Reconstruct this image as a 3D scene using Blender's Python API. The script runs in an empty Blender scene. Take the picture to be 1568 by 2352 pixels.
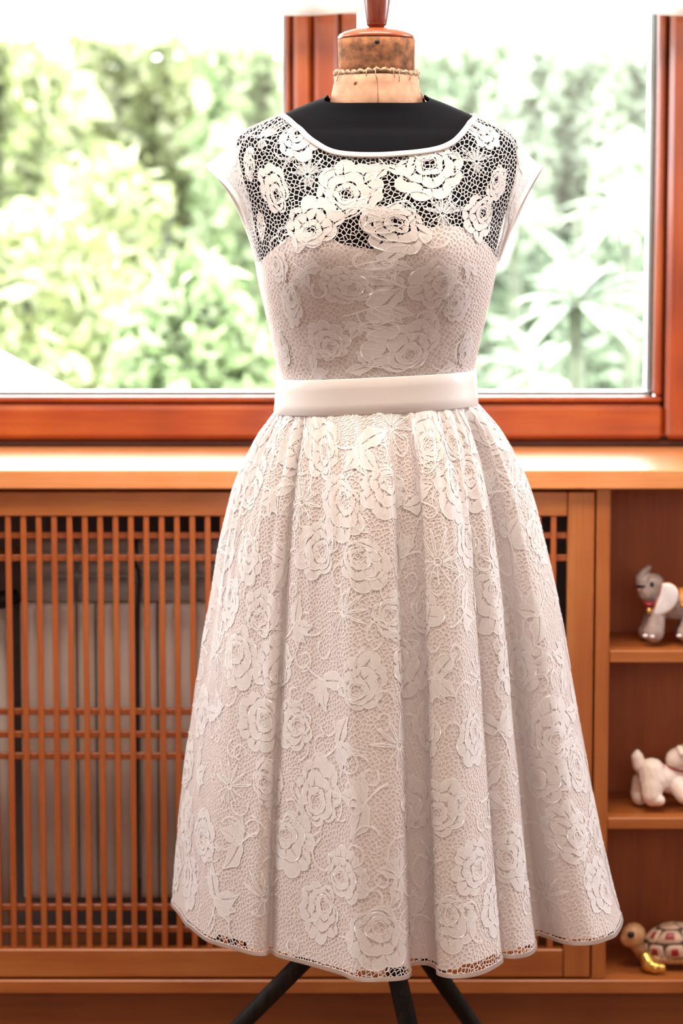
import bpy, bmesh, math, random
import numpy as np
from mathutils import Vector, Matrix

S = bpy.context.scene
COL = S.collection
random.seed(7)
RNG = np.random.RandomState(11)

# ------------------------------------------------------------------ camera
FPX = 85 / 36 * 2352
TILT = math.radians(6.21)
CAM = np.array([-0.0427, -3.0, 1.25])
cd = bpy.data.cameras.new('camera')
cd.lens = 85
cd.sensor_width = 36
cd.sensor_fit = 'AUTO'
cd.clip_start = 0.05
cd.dof.use_dof = True
cd.dof.focus_distance = 2.84
cd.dof.aperture_fstop = 4.5
cam = bpy.data.objects.new('camera', cd)
cam.location = CAM
cam.rotation_euler = (math.pi / 2 - TILT, 0, 0)
COL.objects.link(cam)
S.camera = cam

# ------------------------------------------------------------------ sky, lights, exposure
w = bpy.data.worlds.new('overcast_sky')
S.world = w
w.use_nodes = True
bg = w.node_tree.nodes['Background']
bg.inputs['Color'].default_value = (0.93, 0.97, 1.0, 1)
bg.inputs['Strength'].default_value = 20.0


def area(name, loc, target, sx, sy, energy, color):
    l = bpy.data.lights.new(name, 'AREA')
    l.shape = 'RECTANGLE'
    l.size, l.size_y = sx, sy
    l.energy = energy
    l.color = color
    o = bpy.data.objects.new(name, l)
    o.location = loc
    d = Vector(target) - Vector(loc)
    o.rotation_euler = d.to_track_quat('-Z', 'Y').to_euler()
    COL.objects.link(o)
    return o


# added area fills from unseen, assumed windows behind and on both sides, plus one overhead
area('rear_fill_light', (0.5, -4.55, 1.9), (0.0, 0.0, 1.1), 2.0, 1.2, 23, (1.0, 0.80, 0.67))
area('right_fill_light', (2.25, 0.22, 1.6), (0.0, 0.0, 1.0), 0.8, 1.3, 56, (0.93, 0.96, 1.0))
area('left_fill_light', (-2.25, 0.22, 1.6), (0.0, 0.0, 1.0), 0.8, 1.3, 44, (0.97, 0.98, 1.0))
area('overhead_fill_light', (-0.1, -0.38, 2.5), (-0.05, 0.3, 0.8), 1.5, 0.4, 36, (1.0, 0.84, 0.70))  # added overhead to brighten the upper cabinet; no ceiling lamp known

S.view_settings.view_transform = 'Standard'
S.view_settings.look = 'None'
S.view_settings.gamma = 1
S.view_settings.use_curve_mapping = False
S.view_settings.exposure = 0.35
S.cycles.use_denoising = True
S.cycles.max_bounces = 8
S.cycles.diffuse_bounces = 4
S.cycles.glossy_bounces = 3
S.cycles.transparent_max_bounces = 24
S.cycles.caustics_reflective = False
S.cycles.caustics_refractive = False


def ray(px, py):
    dx, dy = (px - 784) / FPX, (1176 - py) / FPX
    return np.array([dx, math.cos(TILT) + dy * math.sin(TILT), -math.sin(TILT) + dy * math.cos(TILT)])


def at(px, py, Y):
    d = ray(px, py)
    return CAM + d * ((Y - CAM[1]) / d[1])


def atz(px, py, z):
    d = ray(px, py)
    return CAM + d * ((z - CAM[2]) / d[2])


# ------------------------------------------------------------------ materials
def mat(name):
    m = bpy.data.materials.new(name)
    m.use_nodes = True
    nt = m.node_tree
    nt.nodes.clear()
    out = nt.nodes.new('ShaderNodeOutputMaterial')
    return m, nt, out


def N(nt, kind, **kw):
    n = nt.nodes.new(kind)
    for k, v in kw.items():
        if k.startswith('i_'):
            n.inputs[k[2:].replace('_', ' ')].default_value = v
        else:
            setattr(n, k, v)
    return n


def ramp(nt, stops):
    r = nt.nodes.new('ShaderNodeValToRGB')
    e = r.color_ramp.elements
    while len(e) < len(stops):
        e.new(0.5)
    for x, (p, c) in zip(e, stops):
        x.position = p
        x.color = (*c, 1)
    return r


def srgb(r, g, b):
    f = lambda c: (c / 255 / 12.92) if c / 255 <= .04045 else ((c / 255 + .055) / 1.055) ** 2.4
    return (f(r), f(g), f(b))


def plain(name, color, rough=.5, metal=0, noise=0.06, scale=30, spec=.5, bump=0.0):
    m, nt, out = mat(name)
    p = N(nt, 'ShaderNodeBsdfPrincipled')
    p.inputs['Roughness'].default_value = rough
    p.inputs['Metallic'].default_value = metal
    p.inputs['Specular IOR Level'].default_value = spec
    tc = N(nt, 'ShaderNodeTexCoord')
    no = N(nt, 'ShaderNodeTexNoise')
    no.inputs['Scale'].default_value = scale
    no.inputs['Detail'].default_value = 4
    nt.links.new(tc.outputs['Object'], no.inputs['Vector'])
    a = tuple(max(0, c * (1 - noise * 2)) for c in color)
    b = tuple(min(1, c * (1 + noise * 2)) for c in color)
    r = ramp(nt, [(.3, a), (.7, b)])
    nt.links.new(no.outputs['Fac'], r.inputs['Fac'])
    nt.links.new(r.outputs['Color'], p.inputs['Base Color'])
    if bump:
        bp = N(nt, 'ShaderNodeBump')
        bp.inputs['Strength'].default_value = bump
        bp.inputs['Distance'].default_value = .001
        nt.links.new(no.outputs['Fac'], bp.inputs['Height'])
        nt.links.new(bp.outputs['Normal'], p.inputs['Normal'])
    nt.links.new(p.outputs[0], out.inputs[0])
    return m


def wood(name, dark, mid, light, axis='x', rough=.38, fine=60, streak=.9, knots=False, coat=0.0, tone=(1, 1, 1)):
    dark, mid, light = (tuple(c * t for c, t in zip(q, tone)) for q in (dark, mid, light))
    m, nt, out = mat(name)
    p = N(nt, 'ShaderNodeBsdfPrincipled')
    p.inputs['Roughness'].default_value = rough
    p.inputs['Coat Weight'].default_value = coat
    p.inputs['Coat Roughness'].default_value = .12
    tc = N(nt, 'ShaderNodeTexCoord')
    oi = N(nt, 'ShaderNodeObjectInfo')
    add = N(nt, 'ShaderNodeVectorMath', operation='ADD')
    mul = N(nt, 'ShaderNodeVectorMath', operation='SCALE')
    mul.inputs['Scale'].default_value = 13.0
    cmb = N(nt, 'ShaderNodeCombineXYZ')
    for k in range(3):
        nt.links.new(oi.outputs['Random'], cmb.inputs[k])
    nt.links.new(cmb.outputs[0], mul.inputs[0])
    nt.links.new(tc.outputs['Object'], add.inputs[0])
    nt.links.new(mul.outputs[0], add.inputs[1])
    mp = N(nt, 'ShaderNodeMapping')
    k = {'x': (.045, 1, 1), 'y': (1, .045, 1), 'z': (1, 1, .045)}[axis]
    mp.inputs['Scale'].default_value = k
    nt.links.new(add.outputs[0], mp.inputs['Vector'])
    n1 = N(nt, 'ShaderNodeTexNoise')
    n1.inputs['Scale'].default_value = fine
    n1.inputs['Detail'].default_value = 6
    n1.inputs['Roughness'].default_value = .6
    n1.inputs['Distortion'].default_value = .4
    nt.links.new(mp.outputs[0], n1.inputs['Vector'])
    n2 = N(nt, 'ShaderNodeTexNoise')
    n2.inputs['Scale'].default_value = fine * 6
    n2.inputs['Detail'].default_value = 3
    nt.links.new(mp.outputs[0], n2.inputs['Vector'])
    n3 = N(nt, 'ShaderNodeTexNoise')
    n3.inputs['Scale'].default_value = 7
    n3.inputs['Detail'].default_value = 2
    nt.links.new(add.outputs[0], n3.inputs['Vector'])
    mx = N(nt, 'ShaderNodeMix')
    mx.inputs[0].default_value = .35
    nt.links.new(n1.outputs['Fac'], mx.inputs[2])
    nt.links.new(n2.outputs['Fac'], mx.inputs[3])
    mx2 = N(nt, 'ShaderNodeMix')
    mx2.inputs[0].default_value = .35
    nt.links.new(mx.outputs[0], mx2.inputs[2])
    nt.links.new(n3.outputs['Fac'], mx2.inputs[3])
    r = ramp(nt, [(.5 - .22 * streak, dark), (.5, mid), (.5 + .22 * streak, light)])
    nt.links.new(mx2.outputs[0], r.inputs['Fac'])
    col = r.outputs['Color']
    if knots:
        vo = N(nt, 'ShaderNodeTexVoronoi')
        mp2 = N(nt, 'ShaderNodeMapping')
        mp2.inputs['Scale'].default_value = {'x': (5, 1, 11), 'z': (11, 1, 5)}[axis]
        nt.links.new(add.outputs[0], mp2.inputs['Vector'])
        nt.links.new(mp2.outputs[0], vo.inputs['Vector'])
        kr = ramp(nt, [(.02, (1, 1, 1)), (.075, (0, 0, 0))])
        nt.links.new(vo.outputs['Distance'], kr.inputs['Fac'])
        km = N(nt, 'ShaderNodeMix', data_type='RGBA')
        nt.links.new(kr.outputs['Color'], km.inputs[0])
        nt.links.new(col, km.inputs[6])
        km.inputs[7].default_value = (*(c * .45 for c in dark), 1)
        col = km.outputs[2]
    nt.links.new(col, p.inputs['Base Color'])
    bp = N(nt, 'ShaderNodeBump')
    bp.inputs['Strength'].default_value = .08
    bp.inputs['Distance'].default_value = .0006
    nt.links.new(mx.outputs[0], bp.inputs['Height'])
    nt.links.new(bp.outputs['Normal'], p.inputs['Normal'])
    nt.links.new(p.outputs[0], out.inputs[0])
    return m


def cloth(name, color, transl=.25, rough=.7, sheen=.2, weave=900, bumpk=.15, tcol=None, gloss=0.0):
    """opaque fabric: diffuse plus some light passing through from the other side"""
    m, nt, out = mat(name)
    p = N(nt, 'ShaderNodeBsdfPrincipled')
    p.inputs['Base Color'].default_value = (*color, 1)
    p.inputs['Roughness'].default_value = rough
    p.inputs['Specular IOR Level'].default_value = .25 + gloss
    p.inputs['Sheen Weight'].default_value = sheen
    tc = N(nt, 'ShaderNodeTexCoord')
    no = N(nt, 'ShaderNodeTexNoise')
    no.inputs['Scale'].default_value = weave
    nt.links.new(tc.outputs['Object'], no.inputs['Vector'])
    bp = N(nt, 'ShaderNodeBump')
    bp.inputs['Strength'].default_value = bumpk
    bp.inputs['Distance'].default_value = .0008
    nt.links.new(no.outputs['Fac'], bp.inputs['Height'])
    nt.links.new(bp.outputs['Normal'], p.inputs['Normal'])
    t = N(nt, 'ShaderNodeBsdfTranslucent')
    t.inputs['Color'].default_value = (*(tcol or color), 1)
    mx = N(nt, 'ShaderNodeMixShader')
    mx.inputs[0].default_value = transl
    nt.links.new(p.outputs[0], mx.inputs[1])
    nt.links.new(t.outputs[0], mx.inputs[2])
    nt.links.new(mx.outputs[0], out.inputs[0])
    return m, nt, mx, out


def holed(name, color, transl=.25, alpha=None, net=None, thread=.1):
    """fabric with real holes: net = cells per metre in UV, or a constant cover"""
    m, nt, mx, out = cloth(name, color, transl, weave=1500, bumpk=.1)
    tr = N(nt, 'ShaderNodeBsdfTransparent')
    m2 = N(nt, 'ShaderNodeMixShader')
    if net:
        uv = N(nt, 'ShaderNodeUVMap', uv_map='UVMap')
        vo = N(nt, 'ShaderNodeTexVoronoi', voronoi_dimensions='2D', feature='DISTANCE_TO_EDGE')
        vo.inputs['Scale'].default_value = net
        vo.inputs['Randomness'].default_value = .8
        mpn = N(nt, 'ShaderNodeMapping')
        mpn.inputs['Rotation'].default_value = (0, 0, .5)
        nt.links.new(uv.outputs[0], mpn.inputs['Vector'])
        nt.links.new(mpn.outputs[0], vo.inputs['Vector'])
        r = ramp(nt, [(thread, (1, 1, 1)), (thread + .035, (0, 0, 0))])
        nt.links.new(vo.outputs['Distance'], r.inputs['Fac'])
        nt.links.new(r.outputs['Color'], m2.inputs[0])
    else:
        m2.inputs[0].default_value = alpha
    nt.links.new(tr.outputs[0], m2.inputs[1])
    nt.links.new(mx.outputs[0], m2.inputs[2])
    nt.links.new(m2.outputs[0], out.inputs[0])
    return m


M = {}
M['cab_x'] = wood('alder_wood_across', srgb(176, 92, 44), srgb(206, 122, 66), srgb(222, 146, 88), 'x', coat=.05, tone=(.60, .555, .41))
M['cab_z'] = wood('alder_wood_upright', srgb(176, 92, 44), srgb(206, 122, 66), srgb(222, 146, 88), 'z', coat=.05, tone=(.60, .555, .41))
M['slat_z'] = wood('alder_slat_upright', srgb(184, 88, 40), srgb(206, 112, 58), srgb(220, 136, 80), 'z', streak=1.2, coat=.05, tone=(.60, .555, .41))
M['slat_x'] = wood('alder_slat_across', srgb(184, 88, 40), srgb(206, 112, 58), srgb(220, 136, 80), 'x', streak=1.2, coat=.05, tone=(.60, .555, .41))
M['sill'] = wood('pale_sill_wood', srgb(186, 108, 58), srgb(214, 138, 82), srgb(228, 158, 102), 'x', rough=.3, coat=.35)
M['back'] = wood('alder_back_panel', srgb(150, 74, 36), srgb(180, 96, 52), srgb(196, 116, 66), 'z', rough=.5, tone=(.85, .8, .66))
M['plinth'] = wood('plinth_wood', srgb(150, 76, 30), srgb(176, 96, 42), srgb(192, 112, 56), 'x', rough=.5, fine=90, tone=(.5, .46, .32))  # toned darker than the cabinet wood to stand in for shade at the base
M['frame_x'] = wood('mahogany_across', srgb(120, 40, 14), srgb(178, 76, 30), srgb(206, 108, 44), 'x', rough=.3, fine=34, knots=True, coat=.25, tone=(.60, .62, .42))
M['frame_z'] = wood('mahogany_upright', srgb(120, 40, 14), srgb(178, 76, 30), srgb(206, 108, 44), 'z', rough=.3, fine=34, coat=.25, tone=(.60, .62, .42))
M['gap'] = plain('gap_shade_brown', srgb(70, 30, 18), .6)  # dark brown puts the shade of the frame gaps into the colour
M['white_wall'] = plain('white_plaster', (.74, .72, .69), .9, bump=.1)
M['ceil'] = plain('ceiling_paint', (.8, .79, .77), .95)
M['floor'] = wood('parquet', srgb(120, 66, 32), srgb(156, 92, 48), srgb(176, 112, 62), 'y', rough=.4, tone=(.4, .36, .3))
M['alu'] = plain('white_aluminium', (.86, .87, .88), .4, noise=.02)
M['rad'] = plain('radiator_enamel', srgb(214, 200, 190), .35, noise=.02)
M['rad_top'] = plain('radiator_grille_enamel', srgb(176, 170, 166), .4, noise=.05)
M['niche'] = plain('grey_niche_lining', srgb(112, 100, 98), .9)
M['black'] = plain('black_plastic', (.012, .012, .013), .5)
M['brass'] = plain('brass_pipe', srgb(190, 150, 80), .35, metal=.8)
M['jersey'], _, jmix, _ = cloth('black_jersey', (.006, .0065, .009), .0, .85, .0, 1200, .1)
M['jersey'].node_tree.nodes['Principled BSDF'].inputs['Specular IOR Level'].default_value = .06
M['linen'] = plain('aged_linen', srgb(188, 146, 118), .85, noise=.10, scale=70, bump=.35)
M['felt'] = plain('worn_brown_felt', srgb(128, 84, 54), .95, noise=.32, scale=85, bump=.9)
M['twine'] = plain('frayed_twine', srgb(168, 140, 116), .95, noise=.35, scale=300, bump=.8)
M['knobwood'] = wood('turned_wood', srgb(84, 30, 16), srgb(112, 48, 28), srgb(136, 66, 38), 'z', rough=.25, coat=.4)
M['capwood'] = wood('cap_wood', srgb(120, 54, 30), srgb(158, 78, 46), srgb(186, 104, 64), 'x', rough=.25, coat=.4)
M['legwood'] = wood('black_leg_wood', (.006, .005, .004), (.012, .010, .009), (.04, .03, .024), 'z', rough=.6, fine=50)
M['legwood'].node_tree.nodes['Principled BSDF'].inputs['Specular IOR Level'].default_value = .15
M['lining'], _, _, _ = cloth('blush_satin_lining', (.79, .685, .645), .22, .5, .1, 500, .05, tcol=(.86, .82, .84), gloss=.1)
M['skirt_lining'], _, _, _ = cloth('ivory_skirt_lining', (.79, .695, .655), .30, .6, .1, 500, .05, tcol=(.86, .83, .86))
M['satin'], _, _, _ = cloth('ivory_satin_ribbon', (.88, .82, .79), .2, .35, .1, 700, .05, gloss=.25)
M['motif'], _, _, _ = cloth('woven_lace_motif', (.85, .80, .785), .28, .8, .2, 1400, .5)
M['cordm'], _, _, _ = cloth('lace_cord', (.90, .86, .85), .25, .7, .3, 2000, .3)
M['tulle'] = holed('lace_tulle', (.82, .79, .80), .3, alpha=.42)
M['net'] = holed('lace_net', (.86, .81, .80), .3, net=190, thread=.085)
M['sleeve_net'] = holed('sleeve_lace_net', (.9, .88, .88), .45, net=190, thread=.30)
M['sheer'] = holed('sheer_voile', (.86, .85, .84), .6, alpha=.82)
M['sheer_hem'], _, _, _ = cloth('voile_hem', (.9, .9, .9), .65, .8, .1)

# glass: clear, with a faint mirror at grazing angles
m, nt, out = mat('window_glass')
fr = N(nt, 'ShaderNodeFresnel')
fr.inputs['IOR'].default_value = 1.35
tr = N(nt, 'ShaderNodeBsdfTransparent')
tr.inputs['Color'].default_value = (.97, .985, .98, 1)
gl = N(nt, 'ShaderNodeBsdfGlossy')
gl.inputs['Roughness'].default_value = .02
mx = N(nt, 'ShaderNodeMixShader')
nt.links.new(fr.outputs[0], mx.inputs[0])
nt.links.new(tr.outputs[0], mx.inputs[1])
nt.links.new(gl.outputs[0], mx.inputs[2])
nt.links.new(mx.outputs[0], out.inputs[0])
M['glass'] = m


def leafmat(name, c1, c2, c3):
    m, nt, out = mat(name)
    g = N(nt, 'ShaderNodeNewGeometry')
    r = ramp(nt, [(.1, c1), (.5, c2), (.9, c3)])
    nt.links.new(g.outputs['Random Per Island'], r.inputs['Fac'])
    d = N(nt, 'ShaderNodeBsdfDiffuse')
    t = N(nt, 'ShaderNodeBsdfTranslucent')
    nt.links.new(r.outputs['Color'], d.inputs['Color'])
    nt.links.new(r.outputs['Color'], t.inputs['Color'])
    x = N(nt, 'ShaderNodeMixShader')
    x.inputs[0].default_value = .5
    nt.links.new(d.outputs[0], x.inputs[1])
    nt.links.new(t.outputs[0], x.inputs[2])
    nt.links.new(x.outputs[0], out.inputs[0])
    return m


M['leaf_yellow'] = leafmat('yellow_green_leaf', (.12, .13, .055), (.24, .265, .13), (.35, .355, .23))  # leaf greens here and below desaturated to stand in for veiling glare
M['leaf_green'] = leafmat('fresh_green_leaf', (.10, .135, .06), (.21, .26, .135), (.33, .36, .24))
M['leaf_pale'] = leafmat('pale_grey_green_leaf', (.13, .155, .11), (.21, .245, .18), (.33, .36, .29))
M['leaf_dark'] = leafmat('deep_green_leaf', (.13, .17, .11), (.22, .27, .18), (.33, .38, .27))
M['leaf_white'] = leafmat('silvery_white_leaf', (.13, .15, .12), (.22, .245, .20), (.32, .34, .29))
M['bark'] = plain('bark', (.045, .05, .03), .9, noise=.2)
M['lawn'] = plain('lawn', (.30, .42, .16), .95, noise=.15, scale=8)
M['render'] = plain('white_garden_render', (.84, .84, .82), .85, noise=.02)
M['ele'] = plain('grey_glazed_ceramic', srgb(158, 140, 134), .25, noise=.08, scale=60)
M['ele_light'] = plain('white_glazed_ceramic', srgb(226, 222, 224), .2, noise=.04, scale=60)
M['dogw'] = plain('cream_bisque_ceramic', srgb(232, 214, 202), .45, noise=.03, scale=50)
M['red'] = plain('red_glaze', srgb(150, 26, 30), .3, noise=.12, scale=220)
M['darkred'] = plain('dark_red_ribbon', srgb(140, 18, 34), .5)
M['gold'] = plain('gold_lustre', srgb(226, 178, 92), .22, metal=.85, noise=.04)
M['tan'] = plain('tan_ceramic', srgb(206, 156, 110), .4, noise=.06, scale=50)
M['beige'] = plain('beige_scute_ceramic', srgb(196, 164, 140), .5, noise=.1, scale=120)
M['groove'] = plain('dark_groove_glaze', srgb(74, 50, 40), .6)
M['eye'] = plain('dark_eye_glaze', srgb(24, 20, 44), .12)
M['pinkm'] = plain('pink_glaze', srgb(206, 150, 140), .35)
M['orange'] = plain('orange_glaze', srgb(214, 140, 70), .35)


# ------------------------------------------------------------------ builders
def link(name, me, m=None, parent=None, smooth=False):
    o = bpy.data.objects.new(name, me)
    COL.objects.link(o)
    if m is not None and not me.materials:
        for x in (m if isinstance(m, (list, tuple)) else [m]):
            me.materials.append(M[x] if isinstance(x, str) else x)
    if smooth:
        me.polygons.foreach_set('use_smooth', [True] * len(me.polygons))
    if parent is not None:
        o.parent = parent
        o.matrix_parent_inverse = parent.matrix_world.inverted()
    return o


def empty(name, loc, label, cat, group=None):
    o = bpy.data.objects.new(name, None)
    o.empty_display_size = .05
    o.location = loc
    COL.objects.link(o)
    bpy.context.view_layer.update()
    o['label'], o['category'] = label, cat
    if group:
        o['group'] = group
    return o


def struct_empty(name, loc):
    o = bpy.data.objects.new(name, None)
    o.location = loc
    COL.objects.link(o)
    bpy.context.view_layer.update()
    o['kind'] = 'structure'
    return o


def raw(name, verts, faces, m, parent=None, smooth=False):
    me = bpy.data.meshes.new(name)
    me.from_pydata([tuple(map(float, v)) for v in verts], [], faces)
    me.update()
    return link(name, me, m, parent, smooth)


def box_mesh(name, x0, x1, y0, y1, z0, z1, bevel=.0015, center=True):
    c = Vector(((x0 + x1) / 2, (y0 + y1) / 2, (z0 + z1) / 2)) if center else Vector((0, 0, 0))
    bm = bmesh.new()
    bmesh.ops.create_cube(bm, size=1)
    for v in bm.verts:
        v.co = Vector((x0 + (v.co.x + .5) * (x1 - x0), y0 + (v.co.y + .5) * (y1 - y0), z0 + (v.co.z + .5) * (z1 - z0))) - c
    if bevel:
        bmesh.ops.bevel(bm, geom=bm.edges[:], offset=min(bevel, .45 * min(x1 - x0, y1 - y0, z1 - z0)), segments=1, affect='EDGES')
    me = bpy.data.meshes.new(name)
    bm.to_mesh(me)
    bm.free()
    return me, c


def box(name, x0, x1, y0, y1, z0, z1, m, parent=None, bevel=.0015):
    me, c = box_mesh(name, min(x0, x1), max(x0, x1), min(y0, y1), max(y0, y1), min(z0, z1), max(z0, z1), bevel)
    o = link(name, me, m)
    o.location = c
    if parent is not None:
        bpy.context.view_layer.update()
        o.parent = parent
        o.matrix_parent_inverse = parent.matrix_world.inverted()
    return o


def structure(o):
    o['kind'] = 'structure'
    return o


def lathe(name, prof, m, parent=None, n=40, center=(0, 0), wob=0.0):
    """prof: list of (radius, z)"""
    vs, fs = [], []
    for j, (r, z) in enumerate(prof):
        for i in range(n):
            a = 2 * math.pi * i / n
            rr = r * (1 + wob * math.sin(5 * a + j))
            vs.append((center[0] + rr * math.cos(a), center[1] + rr * math.sin(a), z))
    for j in range(len(prof) - 1):
        for i in range(n):
            k = (i + 1) % n
            fs.append((j * n + i, j * n + k, (j + 1) * n + k, (j + 1) * n + i))
    fs.append(tuple(range(n - 1, -1, -1)))
    fs.append(tuple((len(prof) - 1) * n + i for i in range(n)))
    return raw(name, vs, fs, m, parent, True)


def tube(name, pts, rad, m, parent=None, n=10, closed=False, sx=1.0):
    pts = [Vector(p) for p in pts]
    k = len(pts)
    rads = rad if isinstance(rad, (list, tuple)) else [rad] * k
    vs, fs = [], []
    prev = None
    for i, p in enumerate(pts):
        a = pts[(i - 1) % k] if (closed or i > 0) else p
        b = pts[(i + 1) % k] if (closed or i < k - 1) else p
        t = (b - a).normalized()
        u = prev - t * prev.dot(t) if prev is not None else t.orthogonal()
        u.normalize()
        prev = u
        v = t.cross(u)
        for j in range(n):
            q = 2 * math.pi * j / n
            vs.append(p + (u * math.cos(q) * sx + v * math.sin(q)) * rads[i])
    lim = k if closed else k - 1
    for i in range(lim):
        i2 = (i + 1) % k
        for j in range(n):
            j2 = (j + 1) % n
            fs.append((i * n + j, i * n + j2, i2 * n + j2, i2 * n + j))
    if not closed:
        fs.append(tuple(range(n - 1, -1, -1)))
        fs.append(tuple((k - 1) * n + j for j in range(n)))
    return raw(name, vs, fs, m, parent, True)


def blob(name, links, m, parent=None, voxel=.0016, smooth=4, steps=7):
    """organic body: chains of spheres fused into one continuous skin. links: (p0, r0, p1, r1)"""
    bm = bmesh.new()
    for (p0, r0, p1, r1) in links:
        p0, p1 = Vector(p0), Vector(p1)
        n = 1 if (p1 - p0).length < 1e-6 else steps
        for i in range(n):
            f = i / max(1, n - 1)
            r = r0 + (r1 - r0) * f
            bmesh.ops.create_icosphere(bm, subdivisions=2, radius=r, matrix=Matrix.Translation(p0.lerp(p1, f)))
    me = bpy.data.meshes.new(name)
    bm.to_mesh(me)
    bm.free()
    t = bpy.data.objects.new('tmp', me)
    COL.objects.link(t)
    r = t.modifiers.new('r', 'REMESH')
    r.mode = 'VOXEL'
    r.voxel_size = voxel
    s = t.modifiers.new('s', 'SMOOTH')
    s.iterations = smooth
    s.factor = .6
    dg = bpy.context.evaluated_depsgraph_get()
    me2 = bpy.data.meshes.new_from_object(t.evaluated_get(dg))
    me2.materials.clear()
    bpy.data.objects.remove(t)
    bpy.data.meshes.remove(me)
    me2.name = name
    return link(name, me2, m, parent, True)


def ball(name, c, r, m, parent=None, scale=(1, 1, 1), sub=3, rot=None):
    bm = bmesh.new()
    mt = Matrix.Translation(Vector(c)) @ (rot or Matrix.Identity(4)) @ Matrix.Diagonal((*scale, 1))
    bmesh.ops.create_icosphere(bm, subdivisions=sub, radius=r, matrix=mt)
    me = bpy.data.meshes.new(name)
    bm.to_mesh(me)
    bm.free()
    return link(name, me, m, parent, True)


# ------------------------------------------------------------------ key planes
YC = .40                      # front of the radiator cover and shelf unit
YS = .385                     # front edge of the sill board
YW = .775                     # room face of the window
zf = lambda py, Y=YC: float(at(784, py, Y)[2])
xf = lambda px, py, Y=YC: float(at(px, py, Y)[0])
Z_SILL = zf(1080, YS)
Z_SILLB = zf(1124, YS)
WX0, WX1 = -1.15, 1.0         # window opening
WTOP = 2.12

# ------------------------------------------------------------------ room shell
RX0, RX1, RY0, RY1, RZ = -2.3, 2.3, -4.9, .74, 2.62
structure(box('floor', RX0, RX1, RY0, .9, -.05, 0, 'floor', bevel=0))
structure(box('ceiling', RX0, RX1, RY0, RY1 + .26, RZ, RZ + .05, 'ceil', bevel=0))
structure(box('wall_left', RX0 - .1, RX0, RY0, RY1 + .26, -.05, RZ + .05, 'white_wall', bevel=0))
structure(box('wall_right', RX1, RX1 + .1, RY0, RY1 + .26, -.05, RZ + .05, 'white_wall', bevel=0))
structure(box('wall_front', RX0, RX1, RY0 - .1, RY0, -.05, RZ + .05, 'white_wall', bevel=0))
wb = struct_empty('wall_back', (0, RY1 + .13, 0))
box('wall_panel', RX0, RX1, .64, RY1 + .26, -.05, Z_SILLB - .001, 'niche', wb, 0)
box('wall_panel', RX0, WX0, RY1, RY1 + .26, Z_SILL + .001, RZ, 'white_wall', wb, 0)
box('wall_panel', WX1, RX1, RY1, RY1 + .26, Z_SILL + .001, RZ, 'white_wall', wb, 0)
box('wall_panel', WX0, WX1, RY1, RY1 + .26, WTOP, RZ, 'white_wall', wb, 0)

# ------------------------------------------------------------------ windows
xw = lambda px, py=500, Y=YW: float(at(px, py, Y)[0])
zw_ = lambda py, Y=YW: float(at(784, py, Y)[2])
ZR0, ZR1 = Z_SILL + .013, zw_(931)         # bottom rail
ZB = zw_(912)                              # bead top
ZT = WTOP - .09


def rail(name, x0, x1, z0, z1, axis, parent, y0=YW, dep=.058, bev=.007):
    return box(name, x0, x1, y0, y0 + dep, z0, z1, 'frame_' + axis, parent, bev)


w1 = struct_empty('window_1', (xw(320), YW, Z_SILL))
w2 = struct_empty('window_2', (xw(1160), YW, Z_SILL))
xm0, xm1, xm2, xm3 = xw(656), xw(673), xw(717.5), xw(776)
x8 = xw(822)
xr0, xr1 = xw(1508), xw(1533)
XL = WX0
# left sash
rail('bottom_rail', XL + .075, xm1, ZR0, ZR1, 'x', w1)
rail('top_rail', XL + .075, xm1, ZT - .075, ZT, 'x', w1)
rail('sash_stile', XL, XL + .074, ZR0, ZT, 'z', w1)
rail('sash_stile', xm1 + .001, xm2 - .0015, ZR0, ZT, 'z', w1, YW - .002)
rail('glazing_bead', XL + .070, xm1 + .006, ZR1 + .0028, ZB, 'x', w1, YW + .008, .03, .004)
rail('glazing_bead', xm0, xm1 - .0028, ZB + .001, ZT - .08, 'z', w1, YW + .008, .03, .004)
# right sash
rail('bottom_rail', xm3, xr1 - .001, ZR0, ZR1, 'x', w2)
rail('top_rail', xm3, xr1 - .001, ZT - .075, ZT, 'x', w2)
rail('sash_stile', xm2 + .0015, xm3, ZR0, ZT, 'z', w2, YW - .004)
rail('sash_stile', xr1 + .0005, WX1, ZR0, ZT, 'z', w2, YW - .003)
rail('glazing_bead', xm3 + .0028, x8, ZB + .001, ZT - .08, 'z', w2, YW + .010, .03, .004)
rail('glazing_bead', xm3 - .006, xr1 - .0028, ZR1 + .0028, ZB, 'x', w2, YW + .008, .03, .004)
for a, b, c0, c1, q in ((XL + .07, xm1, ZR1 - .006, ZR1 + .008, w1), (xm1 - .007, xm1 + .006, ZR1, ZT - .08, w1), (xm3 - .006, xr1, ZR1 - .006, ZR1 + .008, w2),
                        (xm3 - .006, xm3 + .008, ZR1, ZT - .08, w2), (xr1 - .009, xr1 + .006, ZR1, ZT - .08, w2), (xm2 - .03, xm2 + .03, ZR0, ZT, w2)):
    box('groove_strip', a, b, YW + .030, YW + .060, c0, c1, 'gap', q, 0)  # added dark backing: colours the grooves' shade and stops daylight leaks
rail('glazing_bead', xr0, xr1 - .0035, ZB + .001, ZT - .08, 'z', w2, YW + .008, .03, .004)
for wn, a, b in ((w1, XL + .07, xm0 + .006), (w2, x8 - .006, xr0 + .006)):
    box('pane', a, b, YW + .040, YW + .046, ZB - .006, ZT - .07, 'glass', wn, 0)
    # white outer frame, seen past the edge of the glass
    e = .0085
    box('outer_frame', a, b, YW + .060, YW + .085, ZB - .006, ZB + .006, 'alu', wn, .001)
    box('outer_frame', b - e - .004, b - .004, YW + .060, YW + .085, ZB + .007, ZT - .08, 'alu', wn, .001)
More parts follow.
